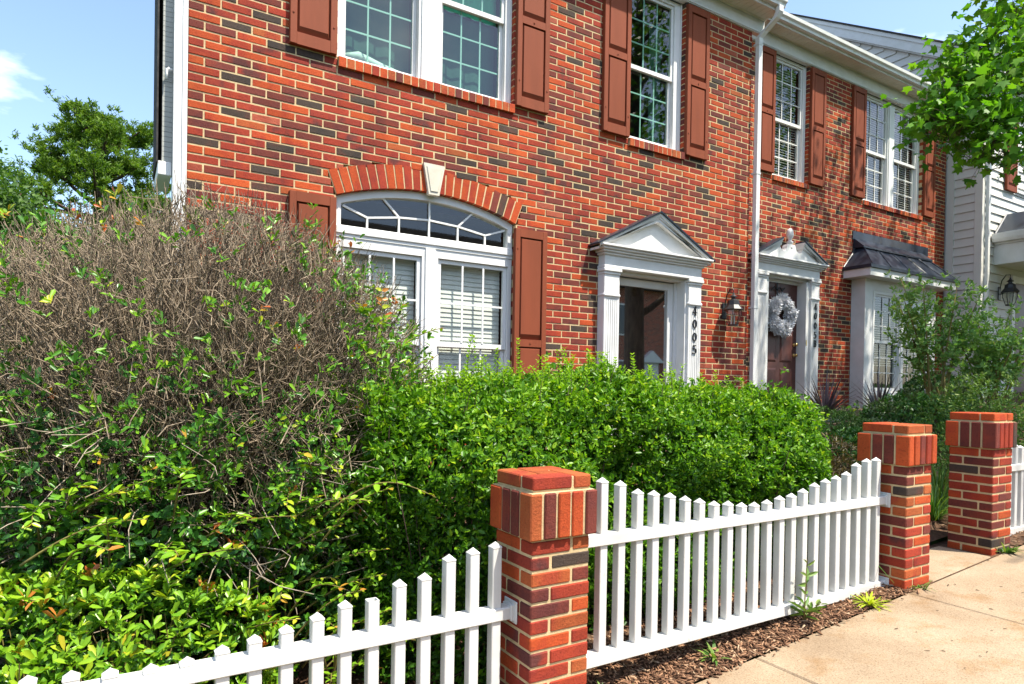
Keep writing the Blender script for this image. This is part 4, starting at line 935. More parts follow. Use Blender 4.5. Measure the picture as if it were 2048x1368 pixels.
# ---- clipped holly hedge behind the right fence
hx0, hx1, hy0, hy1 = .98, 4.42, 2.72, 3.9
g = np.random.default_rng(21); n = 26000
def hedge_top(x): return 1.63 - .07 * np.clip((x - 3.1) / 1.1, 0, 1) ** 2 + .045 * np.sin(x * 3.1) + .03 * np.sin(x * 7.3 + 1) + .02 * np.sin(x * 15.1) - .10 * np.clip((1.5 - x) / .5, 0, 1) ** 2
face = g.choice(4, n, p=[.52, .26, .12, .10]); u_ = g.uniform(0, 1, n); v_ = g.uniform(0, 1, n)
X = hx0 + (hx1 - hx0) * u_; Z = np.zeros(n); Y = np.zeros(n); NN = np.zeros((n, 3))
gz = np.array([zg(x, 2.8) for x in X]); ht = hedge_top(X)
f0 = face == 0; bul = .12 * np.sin(X * 2.3 + 1.0) + .10 * np.sin(X * 5.1 + 2.0) 
Zf = gz + .06 + (ht - gz - .06) * v_ ** 1.05
rounded = .42 * np.clip((Zf - ht + .45) / .45, 0, 1) ** 2.2 + .12 * np.clip((.45 - (Zf - gz)) / .45, 0, 1) ** 1.6
endr = .40 * np.clip((X - hx1 + .4) / .4, 0, 1) ** 2.5 + .5 * np.clip((hx0 + .5 - X) / .5, 0, 1) ** 2.2
Y[f0] = (hy0 + rounded + endr + bul * .7 + .07 * np.sin(Zf * 6 + X * 3) + .05 * np.sin(Zf * 11 - X * 7))[f0]; Z[f0] = Zf[f0]; NN[f0] = np.array([0, -1, .25])
f1 = face == 1; Y[f1] = (hy0 + .12 + (hy1 - hy0 - .12) * v_)[f1]; Z[f1] = (ht - .0 * v_ - .34 * np.clip((X - hx1 + .4) / .4, 0, 1) ** 2.4 - .10 * np.clip((.35 - v_) / .35, 0, 1) ** 2 + .03 * np.sin(X * 9 + v_ * 14) - .3 * np.clip((hx0 + .3 - X) / .3, 0, 1) ** 2)[f1]; NN[f1] = np.array([0, -.15, 1])
f2 = face == 2; Y[f2] = (hy0 + .2 + (hy1 - hy0 - .2) * v_)[f2]; X[f2] = hx1 - .10 * ((v_[f2] - .5) * 2) ** 2 + .05 * np.sin(v_[f2] * 9); Z[f2] = (zg(4.2, 2.8) + .1 + (1.60 - zg(4.2, 2.8) - .1) * u_)[f2]; X[f2] -= .34 * np.clip((Z[f2] - 1.1) / .5, 0, 1) ** 2.4 + .12 * np.clip((.8 - Z[f2]) / .5, 0, 1) ** 2; NN[f2] = np.array([1, 0, .2])
f3 = face == 3; Y[f3] = (hy0 + .2 + (hy1 - hy0 - .2) * v_)[f3]; X[f3] = hx0 + .06 * np.sin(v_[f3] * 9); Z[f3] = (zg(1, 2.8) + .12 + (1.5 - zg(1, 2.8)) * u_)[f3]; NN[f3] = np.array([-1, 0, .2])
P = np.stack([X, Y, Z], 1); NN = unit(NN + g.normal(0, .35, (n, 3))); dep = g.uniform(0, 1, n) ** 1.3; P -= NN * (dep * .26)[:, None]
dens = np.sin(P[:, 0] * 5 + 2 * np.sin(P[:, 2] * 4)) * np.sin(P[:, 2] * 6 + P[:, 1] * 3 + 1) ; keep = g.uniform(0, 1, n) < .85 + .3 * dens; P, NN, dep = P[keep], NN[keep], dep[keep]
Q, D, U, L, W, i = rosettes(P, NN, 7, .05, .022, .042, .50, g, .40)
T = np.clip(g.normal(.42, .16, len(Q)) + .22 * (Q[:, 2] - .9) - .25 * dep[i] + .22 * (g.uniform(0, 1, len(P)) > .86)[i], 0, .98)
hd = thing('hedge', 'long clipped glossy green hedge behind the white fence', 'hedge', (2.6, 3.3, .2))
# upright shoots along the top
sx = np.concatenate([g.uniform(1.3, 2.3, 16), g.uniform(1.4, 4.0, 150)]); sy = g.uniform(2.9, 3.75, len(sx)); sh = g.uniform(.02, .13, len(sx)); sh[:4] = [.26, .22, .2, .24]; sx[:4] = [1.66, 1.76, 2.08, 2.16]
SP = []; stems = []
for x, y, h in zip(sx, sy, sh):
    z0 = float(hedge_top(np.array(x))) - .05; k = int((h + .05) / .014); ang = rnd.uniform(0, 6); tx, ty = rnd.gauss(0, .03), rnd.gauss(0, .03)
    stems.append([(x, y, z0 - .05), (x + tx * .5, y + ty * .5, z0 + h * .5), (x + tx, y + ty, z0 + h + .04)])
    for j in range(k):
        f_ = j / max(1, k - 1)
        for s_ in (0, math.pi):
            a = ang + j * 1.57 + s_; SP.append((x + tx * f_, y + ty * f_, z0 + (h + .05) * f_, math.cos(a), math.sin(a), .7, .65 + .3 * f_))
SP = np.array(SP); ns = len(SP)
Q = np.vstack([Q, SP[:, :3]]); D = np.vstack([D, unit(SP[:, 3:6])]); U = np.vstack([U, unit(np.stack([-SP[:, 3] * .5, -SP[:, 4] * .5, np.ones(ns)], 1))]); L = np.concatenate([L, g.uniform(.02, .032, ns)]); W = np.concatenate([W, g.uniform(.011, .016, ns)]); T = np.concatenate([T, SP[:, 6] * .85])
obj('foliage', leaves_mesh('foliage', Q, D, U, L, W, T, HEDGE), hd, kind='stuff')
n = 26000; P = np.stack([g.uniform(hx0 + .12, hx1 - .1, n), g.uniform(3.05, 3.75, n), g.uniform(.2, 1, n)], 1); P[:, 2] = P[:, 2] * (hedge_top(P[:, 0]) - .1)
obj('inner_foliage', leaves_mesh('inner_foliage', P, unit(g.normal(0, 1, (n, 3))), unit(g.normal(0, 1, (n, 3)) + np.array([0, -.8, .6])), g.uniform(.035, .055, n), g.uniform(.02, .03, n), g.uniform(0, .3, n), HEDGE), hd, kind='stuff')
n = 450; A0 = np.stack([g.uniform(hx0 + .2, hx1 - .2, n), g.uniform(3.0, 3.6, n), g.uniform(.2, .5, n)], 1); A1 = np.stack([A0[:, 0] + g.normal(0, .18, n), A0[:, 1] + g.choice([-.15, .1], n) + g.normal(0, .1, n), g.uniform(.7, 1.5, n)], 1)
TP = np.stack([A0, (A0 + A1) / 2 + g.normal(0, .05, (n, 3)), A1], 1); TP = np.concatenate([TP, np.array(stems)], 0)
obj('branches', tubes_mesh('branches', TP, np.concatenate([np.tile([.007, .004, .002], (n, 1)), np.tile([.003, .002, .0015], (len(stems), 1))]), BARK), hd, kind='stuff')

# ---- big half-dead bush on the left
bc = np.array([.43, 4.02, 1.42]); br = np.array([1.22, 1.12, 1.13])
db = thing('dead_bush', 'big rounded half-dead bush of bare grey twigs with few green leaves', 'bush', (.3, 4.0, .1))
P, NN, k = blob_points(36000, bc, br, 2.2, .62, .05, .45, 31, 4.0)
m_ = (g.uniform(0, 1, len(P)) < np.clip(.22 + (P[:, 2] - .6) * .9, .22, 1)) & (g.uniform(0, 1, len(P)) < .75 + .5 * np.sin(P[:, 0] * 6 + 3 * np.sin(P[:, 2] * 4)) * np.sin(P[:, 2] * 7 + P[:, 1] * 4)); P, NN, k = P[m_], NN[m_], k[m_]; n = len(P)
D = unit(NN * .7 + np.array([0, 0, .75]) + g.normal(0, .32, (n, 3))); L = g.uniform(.08, .24, n); lowp = np.clip((1.6 - P[:, 2]) / .8, 0, 1)
D = unit(D + (g.normal(0, .7, (n, 3)) * lowp[:, None])); A1 = P + D * (L * .45 * (1 - .5 * k))[:, None]; A0 = P - unit(D + g.normal(0, .5, (n, 3))) * (L * .75)[:, None]
TP = np.stack([A0, A0 * .6 + P * .4 + g.normal(0, .014, (n, 3)), P + g.normal(0, .012, (n, 3)), A1], 1); r0 = g.uniform(.0013, .0025, n)
obj('twigs', tubes_mesh('twigs', TP, np.stack([r0 * 1.25, r0 * 1.1, r0, r0 * .6], 1), TWIG), db, kind='stuff')
# long bare arching branches low at the front
n = 240; th = g.uniform(-2.5, -.4, n); A0 = np.stack([.34 + .5 * np.cos(th), 4.0 + .45 * np.sin(th), g.uniform(.5, 1.4, n)], 1); out_d = np.stack([np.cos(th), np.sin(th), np.zeros(n)], 1); Ln = g.uniform(.35, .8, n)[:, None]
lat = np.stack([-np.sin(th), np.cos(th), np.zeros(n)], 1) * g.normal(0, .35, n)[:, None]; P1 = A0 + out_d * Ln * .4 + lat * .3 + np.array([0, 0, .10]); P2 = A0 + out_d * Ln * .75 + lat * .9 + np.array([0, 0, .14]) + g.normal(0, .04, (n, 3)); P3 = A0 + out_d * Ln + lat * .7 + g.normal(0, .08, (n, 3)) + np.array([0, 0, .06])
obj('bare_branches', tubes_mesh('bare_branches', np.stack([(1 - f_) ** 3 * A0 + 3 * (1 - f_) ** 2 * f_ * P1 + 3 * (1 - f_) * f_ ** 2 * P2 + f_ ** 3 * P3 for f_ in np.linspace(0, 1, 8)], 1), np.tile(np.linspace(.005, .0015, 8), (n, 1)), simple('grey_branch', (.36, .30, .235), (.20, .155, .11), 40, .85), 4), db, kind='stuff')
# inner branching
n = 5200; P, NN, k = blob_points(n, bc, br * .86, 2.5, .25, .05, .3, 32); n = len(P)
base = np.array([.3, 4.05, .12]) + g.normal(0, 1, (n, 3)) * np.array([.22, .2, .02]); f_ = g.uniform(.35, .7, n)[:, None]
A0 = base + (P - base) * f_ + g.normal(0, .03, (n, 3)); mid = (A0 + P) / 2 + g.normal(0, .05, (n, 3)) + np.array([0, 0, -.03])
obj('branches', tubes_mesh('branches', np.stack([A0, mid, P], 1), np.tile([.0055, .004, .0025], (n, 1)), TWIG), db, kind='stuff')
n = 70; P, NN, k = blob_points(n, bc, br * .7, 2.2, .5, 0, .8, 33); n = len(P); base = np.array([.3, 4.05, .05]) + g.normal(0, 1, (n, 3)) * np.array([.15, .15, 0]); mid = base * .55 + P * .45 + np.array([0, 0, .12]) + g.normal(0, .08, (n, 3))
obj('limbs', tubes_mesh('limbs', np.stack([base, mid, P], 1), np.tile([.022, .014, .006], (n, 1)), BARK, 5), db)
# leaf clusters left alive
P, NN, k = blob_points(5200, bc, br * 1.02, 2.2, .9, .05, .45, 34)
pr_ = np.where(P[:, 2] > 2.2, .035, np.where(P[:, 2] > 1.75, .15, np.where(P[:, 2] > 1.3, .32, .6))) + .10 * (np.sin(P[:, 0] * 4 + 1) * np.sin(P[:, 2] * 5) > .3)
m_ = g.uniform(0, 1, len(P)) < pr_; P, NN = P[m_], NN[m_]
P2 = np.repeat(P, 3, 0) + g.normal(0, .045, (len(P) * 3, 3)); N2 = np.repeat(NN, 3, 0)
Q, D, U, L, W, i = rosettes(P2, N2, 5, .04, .028, .050, .46, g, .45)
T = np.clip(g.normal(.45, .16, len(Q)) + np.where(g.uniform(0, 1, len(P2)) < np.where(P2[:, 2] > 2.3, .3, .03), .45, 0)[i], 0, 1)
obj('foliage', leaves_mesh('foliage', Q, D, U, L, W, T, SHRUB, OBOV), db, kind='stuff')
# dark evergreen leaves in the lower half, behind the bare twigs
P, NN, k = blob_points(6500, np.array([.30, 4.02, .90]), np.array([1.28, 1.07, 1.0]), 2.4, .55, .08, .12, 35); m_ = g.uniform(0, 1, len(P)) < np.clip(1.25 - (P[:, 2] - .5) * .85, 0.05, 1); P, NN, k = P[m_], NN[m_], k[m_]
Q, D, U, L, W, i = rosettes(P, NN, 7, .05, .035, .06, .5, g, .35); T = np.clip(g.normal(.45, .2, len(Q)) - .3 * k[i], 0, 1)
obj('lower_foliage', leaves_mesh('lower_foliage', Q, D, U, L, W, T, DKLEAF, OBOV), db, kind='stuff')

# ---- low glossy shrub in front, bigger leaves with orange new growth
ls = thing('low_shrub', 'low glossy shrub with bright green and orange young leaves behind left fence', 'shrub', (-.1, 2.85, -.02))
P, NN, k = blob_points(3000, (-.22, 2.95, .37), (.80, .42, .46), 2.5, .72, .10, .02, 41); m_ = P[:, 1] < 3.2; P, NN, k = P[m_], NN[m_], k[m_]
Q, D, U, L, W, i = rosettes(P, NN, 6, .03, .038, .062, .42, g, .55)
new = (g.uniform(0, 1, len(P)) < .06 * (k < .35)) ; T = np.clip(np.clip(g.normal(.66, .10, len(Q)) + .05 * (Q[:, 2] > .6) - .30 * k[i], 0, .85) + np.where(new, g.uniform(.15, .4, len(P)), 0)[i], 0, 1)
a, rest = split_nearest(Q + 0 * D, 300)
u, v, zc = project(Q); vis = (k[i] < .25) & (u > 0) & (u < 620) & (v > 1080) & (v < 1368); cand = np.where(vis)[0]; cand = cand[np.argsort(zc[cand])][:300]; rest = np.setdiff1d(np.arange(len(Q)), cand)
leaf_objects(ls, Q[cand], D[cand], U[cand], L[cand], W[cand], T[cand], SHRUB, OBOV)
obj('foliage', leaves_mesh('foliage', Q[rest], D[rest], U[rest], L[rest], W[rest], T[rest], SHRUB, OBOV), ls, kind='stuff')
n = 300; A0 = np.stack([g.uniform(-.6, .2, n), g.uniform(2.8, 3.1, n), np.full(n, -.02)], 1); A1 = A0 + np.stack([g.normal(0, .15, n), g.normal(-.05, .12, n), g.uniform(.3, .75, n)], 1); obj('branches', tubes_mesh('branches', np.stack([A0, (A0 + A1) / 2 + g.normal(0, .03, (n, 3)), A1], 1), np.tile([.006, .004, .002], (n, 1)), STEM), ls, kind='stuff')

# ---- arching sprays (paired leaves on long stems)
def spray(t, base, tip, sag, nl, L0, matl=SHRUB, single=True, t0=.5, t1=.8, side=None):
    base, tip = Vector(base), Vector(tip); pts = []
    for i in range(13):
        f_ = i / 12; p = base.lerp(tip, f_); p.z += sag * math.sin(f_ * math.pi); pts.append(p)
    q = MB(); q.tube(pts, [.0055 - .0038 * i / 12 for i in range(13)], 5); q.build('stem', STEM, t, smooth=True)
    P, D, U, L, T = [], [], [], [], []
    for j in range(nl):
        f_ = .22 + .78 * (j + .5) / nl; x = f_ * 12; i = min(11, int(x)); p = pts[i].lerp(pts[i + 1], x - i); d = (pts[min(12, i + 1)] - pts[max(0, i - 1)]).normalized()
        lat = d.cross(Vector((0, 0, 1))); lat = lat.normalized() if lat.length > .2 else Vector((1, 0, 0)); nrm = lat.cross(d)
        for s_ in (-1, 1):
            dd = (lat * s_ * rnd.uniform(.6, 1) + d * rnd.uniform(.2, .8) + nrm * rnd.uniform(-.3, .55) + Vector((rnd.gauss(0, .18), rnd.gauss(0, .18), rnd.uniform(-.4, .15)))).normalized()
            P.append(p + d * rnd.uniform(-.012, .012)); D.append(dd); U.append((nrm + Vector((rnd.gauss(0, .45), rnd.gauss(0, .45) - .25, .4))).normalized()); L.append(L0 * rnd.uniform(.55, 1.15) * (1 - .35 * max(0, f_ - .75) * 4)); T.append(min(1, max(0, rnd.gauss(t0 + (t1 - t0) * f_, .07) + (.16 if f_ > .93 else 0))))
    return [np.array(z) for z in (P, D, U, L, T)]
def spray_thing(name, label, cat, loc, specs, L0, wr=.55, single=200, group=None, matl=SHRUB, t0=.5, t1=.75):
    t = thing(name, label, cat, loc, group); A = [[], [], [], [], []]
    for s_ in specs:
        r = spray(t, *s_, L0, matl, t0=t0, t1=t1)
        for k_ in range(5): A[k_].append(r[k_])
    P, D, U = (np.vstack(A[k_]) for k_ in range(3)); L, T = (np.concatenate(A[k_]) for k_ in (3, 4))
    c, rest = split_nearest(P, single); leaf_objects(t, P[c], D[c], U[c], L[c], L[c] * wr, T[c], matl, OVATE)
    if len(rest): obj('foliage', leaves_mesh('foliage', P[rest], D[rest], U[rest], L[rest], L[rest] * wr, T[rest], matl), t, kind='stuff')
    return t
spray_thing('sapling', 'slender upright sapling with reddish tips rising above the hedge before the window', 'sapling', (1.20, 3.25, .15),
            [((1.20, 3.25, .2), (1.17, 3.25, 2.10), 0, 34), ((1.19, 3.25, 1.72), (1.50, 3.2, 1.90), .03, 9), ((1.19, 3.25, 1.55), (1.44, 3.18, 1.74), .02, 8), ((1.19, 3.25, 1.62), (.97, 3.1, 1.80), .03, 8), ((1.18, 3.25, 1.80), (1.02, 3.12, 1.98), .02, 7), ((1.18, 3.25, 1.9), (1.33, 3.3, 2.02), .01, 6), ((1.19, 3.25, 1.35), (1.0, 3.08, 1.48), .02, 7), ((1.19, 3.25, 1.3), (1.36, 3.1, 1.42), .02, 6)], .054, .62, 190)
sp = []
gg = random.Random(4)
for i in range(46):
    bx_, by_ = gg.uniform(-.35, .85), gg.uniform(2.95, 3.25); bz = gg.uniform(.35, 1.15); an = gg.uniform(-.9, .9)
    sp.append(((bx_, by_, bz - .15), (bx_ + .42 * math.sin(an) + .12, by_ - gg.uniform(.12, .4), bz + gg.uniform(-.05, .16)), gg.uniform(.04, .12), gg.randint(7, 11)))
spray_thing('arching_shrub', 'arching leafy shrub with paired light green leaves below the bare twigs', 'shrub', (.4, 3.2, .1), sp, .060, .52, 300, None, SHRUB, .42, .72)
sp = [((.85, 2.95, .15), (1.02, 2.66, .62), .10, 9), ((.85, 2.95, .15), (.80, 2.62, .66), .12, 10), ((.85, 2.95, .15), (1.12, 2.62, .48), .10, 9), ((.85, 2.95, .15), (.68, 2.65, .50), .1, 8), ((.85, 2.95, .15), (.95, 2.6, .40), .08, 8), ((.85, 2.95, .15), (.74, 2.58, .38), .08, 7), ((.85, 2.95, .2), (.9, 2.7, .75), .1, 9)]
spray_thing('seedling_shrub', 'small fresh green shrub just behind the left fence beside the hedge', 'shrub', (.85, 2.95, .1), sp, .044, .56, 200, None, SHRUB, .5, .72)

# ---- plants right of the hedge
def blades(t, c, n, L0, L1, w0, matl, lean=(.2, .9), t0=.2, t1=.9, name='leaf', single=True, droop=.5, seed=1):
    r = random.Random(seed)
    st = MB(); tint = []
    for i in range(n):
        a = r.uniform(0, 6.283); le = r.uniform(*lean); Ln = r.uniform(L0, L1) ; d = Vector((math.cos(a) * le, math.sin(a) * le, 1)).normalized(); side = Vector((-math.sin(a), math.cos(a), 0)); w_ = w0 * r.uniform(.8, 1.1)
        p = Vector(c) + Vector((math.cos(a), math.sin(a), 0)) * r.uniform(0, .04); V = []; seg = 5
        for k_ in range(seg + 1):
            f_ = k_ / seg; ww = w_ * (1 - f_) ** .7 * (.55 + .45 * min(1, f_ * 4)) + .0008; q_ = p + d * Ln * f_ + Vector((math.cos(a), math.sin(a), -1.1)) * (droop * Ln * f_ ** 2.4 * le * .6)
            V += [q_ - side * ww, q_ + side * ww + Vector((0, 0, .0))]
        F = [(2 * k_, 2 * k_ + 1, 2 * k_ + 3, 2 * k_ + 2) for k_ in range(seg)]
        if single:
            me = fast_mesh(name, np.array([tuple(v) for v in V]), np.array(F), matl, tint=np.full(seg, r.uniform(t0, t1))); obj(name, me, t)
        else: st.add(V, F); tint += [r.uniform(t0, t1)] * seg
    if not single: obj('blades', fast_mesh('blades', np.array(st.v), np.array(st.f), matl, tint=np.array(tint)), t, kind='stuff')
def pot(name, label, x, y, z0, r, h, matl, cat='pot'):
    b = MB(); b.lathe([(r * .7, z0), (r * .95, z0 + h * .85), (r * 1.06, z0 + h * .86), (r * 1.06, z0 + h), (r * .9, z0 + h), (r * .88, z0 + h * .9), (.01, z0 + h * .9)], x, y, 20); b.build(name, matl, None, True, label, cat)
for (x, y, z, lab, lab2, sd) in ((8.95, 5.82, 1.18, 'dark purple spiky cordyline plant nearest the numbered door frame', 'pot under the spiky plant by the door frame', 2), (10.45, 5.86, 1.16, 'dark purple spiky cordyline plant in front of the white bay', 'pot under the spiky plant in front of the bay', 3)):
    t = thing('cordyline', lab, 'plant', (x, y, z), 'dark spiky cordylines'); blades(t, (x, y, z), 64, .50, .82, .020, CORDY, (.05, 1.3), .1, 1, droop=.35, seed=sd)
    pot('plant_pot', lab2, x, y, z - .38, .2, .38, simple('grey_pot', (.30, .31, .31), None, 9, .8))
pot('brick_red_planter', 'small terracotta planter at the right end of the hedge', 4.66, 2.98, .62, .085, .20, TERRA, 'planter')
for (x, y, n_, lab, sd) in ((6.1, 2.92, 110, 'grassy clump seen through the gap between the two far pillars', 5), (4.62, 2.86, 80, 'grassy clump between the hedge end and the second pillar', 6), (4.95, 3.25, 90, 'grassy clump behind the second pillar', 7), (6.6, 4.4, 90, 'grassy clump in front of the set-back house bed', 8), (6.75, 3.2, 110, 'grassy clump behind the shaded pillar', 9), (6.45, 3.05, 110, 'grassy clump deeper in the gap between the two far pillars', 10)):
    t = thing('grass_clump', lab, 'grass', (x, y, zg(x, y)), 'strappy grass clumps'); blades(t, (x, y, zg(x, y)), n_, .28, .55, .006, GRASSM, (.1, 1.2), .05, 1, single=False, droop=.8, seed=sd)
def shrub(name, label, c, r, n, per, L0, L1, wr, matl, tm, seed, cat='shrub', shell=.7, amp=.12, tpl=OVATE, up=.4, stems=(40, .006), stemmat=None, zb=None, group=None, p=2.2, freq=3.0):
    gx_ = np.random.default_rng(seed); zb = zg(c[0], c[1]) if zb is None else zb
    t = thing(name, label, cat, (c[0], c[1], zb), group)
    P, NN, k = blob_points(n, c, r, p, shell, amp, zb + .02, seed, freq); Q, D, U, L, W, i = rosettes(P, NN, per, L1, L0, L1, wr, gx_, up)
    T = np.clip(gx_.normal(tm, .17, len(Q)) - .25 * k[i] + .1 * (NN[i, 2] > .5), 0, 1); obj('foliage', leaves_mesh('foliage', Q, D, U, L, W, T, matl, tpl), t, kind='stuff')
    ns = stems[0]; P, NN, k = blob_points(ns, c, np.array(r) * .8, 2.2, .5, 0, None, seed + 1); base = np.array([c[0], c[1], zb]) + gx_.normal(0, 1, (ns, 3)) * np.array([r[0] * .18, r[1] * .18, 0]); mid = base * .5 + P * .5 + gx_.normal(0, r[0] * .06, (ns, 3)); mid[:, 2] += r[2] * .08
    obj('stems', tubes_mesh('stems', np.stack([base, mid, P], 1), np.tile([stems[1], stems[1] * .7, stems[1] * .35], (ns, 1)), stemmat or BARK, 5), t); return t
shrub('clipped_boxwood', 'dark rounded clipped shrub in front of the bay window', (11.9, 5.7, 1.42), (.8, .5, .48), 2600, 6, .03, .045, .55, DKLEAF, .4, 51, shell=.8, amp=.04)
shrub('sage_shrub', 'loose pale grey-green shrub below the bay window', (10.9, 5.2, 1.22), (.85, .5, .42), 1300, 6, .035, .06, .45, SAGE, .45, 52, amp=.25)
shrub('brown_grass_shrub', 'low brownish fine-leaved shrub behind the hedge end', (5.6, 3.9, .75), (.62, .5, .38), 1500, 6, .04, .07, .16, leafmat('brown_leaf', [(0, (.05, .035, .02)), (.6, (.10, .075, .035)), (1, (.20, .17, .07))]), .45, 53, amp=.2)
shrub('dark_shrub', 'dark green shrub behind the gap of the two far pillars', (7.4, 4.3, .80), (.9, .6, .36), 1800, 6, .035, .055, .5, DKLEAF, .5, 54, amp=.2)
shrub('dark_shrub', 'dark green shrub behind the shaded pillar at the right', (9.4, 4.6, 1.02), (1.2, .7, .50), 2600, 6, .035, .055, .5, DKLEAF, .5, 55, amp=.2)
shrub('bright_shrub', 'bright feathery shrub at the right edge behind the far fence', (7.35, 3.05, 1.10), (.55, .45, .62), 1600, 6, .03, .05, .3, GRASSM, .6, 56, amp=.2)
shrub('low_green_shrub', 'low mixed green shrub in front of the second front door steps', (7.75, 5.0, 1.0), (.85, .5, .36), 1500, 6, .03, .05, .3, GRASSM, .35, 57, amp=.25)
shrub('low_green_shrub', 'low green shrub left of the pale shrub, below the spiky plants', (8.7, 4.9, 1.02), (.6, .45, .36), 1100, 6, .03, .05, .4, SAGE, .25, 58, amp=.25)
def tall_shrub(label, x, y, zb, h, spread, n, seed):
    gx_ = np.random.default_rng(seed); r = random.Random(seed); t = thing('tall_shrub', label, 'shrub', (x, y, zb), 'tall leggy shrubs'); P = []; N_ = []
    for s_ in range(9):
        a = r.uniform(0, 6.28); sp_ = spread * r.uniform(.2, 1); top = Vector((x + sp_ * math.cos(a), y + sp_ * .7 * math.sin(a), zb + h * r.uniform(.72, 1))); b0 = Vector((x + r.gauss(0, .1), y + r.gauss(0, .08), zb)); mid = b0.lerp(top, .5) + Vector((0, 0, h * .06))
        q = MB(); q.tube([b0, b0.lerp(mid, .5), mid, mid.lerp(top, .5), top], [.022, .018, .013, .009, .004], 6); q.build('stem', STEM, t, smooth=True)
        for k_ in range(n):
            f_ = r.uniform(.32, 1) ** .8; c = (mid.lerp(top, (f_ - .5) * 2) if f_ > .5 else b0.lerp(mid, f_ * 2)); off = Vector((r.gauss(0, 1), r.gauss(0, 1), r.gauss(.15, .7))) * spread * .24 * (1.15 - .5 * f_); P.append(c + off); N_.append(off.normalized())
    P = np.array([tuple(p) for p in P]); N_ = np.array([tuple(p) for p in N_]); Q, D, U, L, W, i = rosettes(P, N_, 7, .09, .05, .085, .45, gx_, .5); T = np.clip(gx_.normal(.5, .18, len(Q)), 0, .85)
    obj('foliage', leaves_mesh('foliage', Q, D, U, L, W, T, leafmat('ligustrum_leaf', [(0, (.08, .20, .05)), (.5, (.17, .33, .075)), (1, (.40, .50, .15))], .38, .3)), t, kind='stuff')
tall_shrub('tall leggy light green shrub with bare stems in front of the bay', 9.98, 4.75, 1.0, 2.25, .74, 62, 61)
tall_shrub('tall leggy light green shrub at right edge before the white house', 10.9, 4.45, 1.05, 1.75, .8, 60, 62)

# ---- small weeds
def weed(label, x, y, n, L0, L1, matl, seed, lean=(.3, 1.2), w=.012, z=None):
    z = zg(x, y) if z is None else z; t = thing('weed', label, 'weed', (x, y, z), 'small weeds along the fence'); blades(t, (x, y, z), n, L0, L1, w, matl, lean, .3, 1, droop=.5, seed=seed)
weed('bright yellow-green low plant at the pavement edge near the second pillar', 4.02, 2.29, 46, .06, .13, LIME, 71, (.4, 1.8), .011)
weed('leafy weed in the mulch just right of the nearest pillar', 1.98, 2.33, 24, .06, .15, GRASSM, 72, (.4, 1.8), .014)
weed('leafy weed under the fence in the middle of the mulch strip', 2.72, 2.36, 22, .05, .12, GRASSM, 73, (.4, 1.8), .013)
weed('weed growing at the foot of the shaded pillar', 5.76, 2.24, 26, .05, .13, GRASSM, 74, (.3, 1.6), .014)
weed('grass tuft at the foot of the second pillar', 4.55, 2.25, 20, .04, .09, GRASSM, 75, (.4, 1.6), .006)
t = spray_thing('tall_weed', 'tall green weed growing up through the near fence pickets', 'weed', (3.48, 2.36, .2), [((3.48, 2.37, .2), (3.47, 2.35, .60), 0, 5), ((3.48, 2.37, .22), (3.53, 2.30, .34), .02, 5), ((3.48, 2.37, .22), (3.41, 2.31, .32), .02, 5)], .11, .26, 100, None, GRASSM, .5, .8)

# ---- mulch chips
n = 11110; cx_ = np.concatenate([g.uniform(1.9, 4.6, 110), g.uniform(1.8, 4.42, 6500), g.uniform(-1.2, 1.5, 2500), g.uniform(5.9, 9, 1000), g.uniform(.6, 1.7, 1000)]); cy_ = np.concatenate([2.262 - np.abs(g.normal(0, .03, 110)), g.uniform(2.255, 2.85, 6500), g.uniform(2.27, 3.1, 2500), g.uniform(2.26, 2.8, 1000), g.uniform(2.3, 3.4, 1000)])
cz = np.array([zg(a, b_) for a, b_ in zip(cx_, cy_)]) + g.uniform(.002, .022, n); d = unit(np.stack([g.normal(0, 1, n), g.normal(0, 1, n), g.normal(0, .22, n)], 1)); s_ = unit(np.cross(d, np.array([0, 0, 1.]) + g.normal(0, .25, (n, 3)))); u_ = np.cross(s_, d)
Lc = g.uniform(.006, .024, n); Wc = g.uniform(.0018, .0048, n); Hc_ = g.uniform(.0015, .003, n); P = np.stack([cx_, cy_, cz], 1); V = []
for a in (-1, 1):
    for b_ in (-1, 1):
        for c in (-1, 1): V.append(P + d * (a * Lc)[:, None] + s_ * (b_ * Wc)[:, None] + u_ * (c * Hc_)[:, None])
V = np.stack(V, 1).reshape(-1, 3); F = np.array([(0, 1, 3, 2), (4, 6, 7, 5), (0, 4, 5, 1), (2, 3, 7, 6), (0, 2, 6, 4), (1, 5, 7, 3)])[None] + (np.arange(n) * 8)[:, None, None]
M, t_, b_ = mat('mulch_chip', .95, .1); at = N(t_, 'ShaderNodeAttribute', attribute_name='tint'); t_.links.new(ramp(t_, at.outputs['Fac'], [(0, (.07, .038, .024)), (.5, (.20, .105, .062)), (.85, (.33, .19, .11)), (1, (.44, .32, .21))]), b_.inputs['Base Color'])
o = obj('mulch', fast_mesh('mulch', V, F.reshape(-1, 4), M, tint=np.repeat(g.uniform(0, 1, n), 6)), None, 'brown shredded bark mulch under the fences and hedge', 'mulch', None, 'stuff')
# fallen twigs and leaf bits on the pavement
n = 90; P = np.stack([g.uniform(3.6, 8, n), g.uniform(1.2, 2.24, n), np.zeros(n)], 1); P[:, 2] = [zwalk(x) + .008 for x in P[:, 0]]
D = unit(np.stack([g.normal(0, 1, n), g.normal(0, 1, n), np.zeros(n)], 1)); obj('fallen_leaves', leaves_mesh('fallen_leaves', P, D, np.tile([0, 0, 1.], (n, 1)), g.uniform(.01, .035, n), g.uniform(.003, .010, n), g.uniform(.2, 1, n), simple('dry_leaf', (.10, .06, .03), (.05, .03, .02), 30, .9)), None, 'scattered dry leaf bits on the pavement', 'leaves', None, 'stuff')

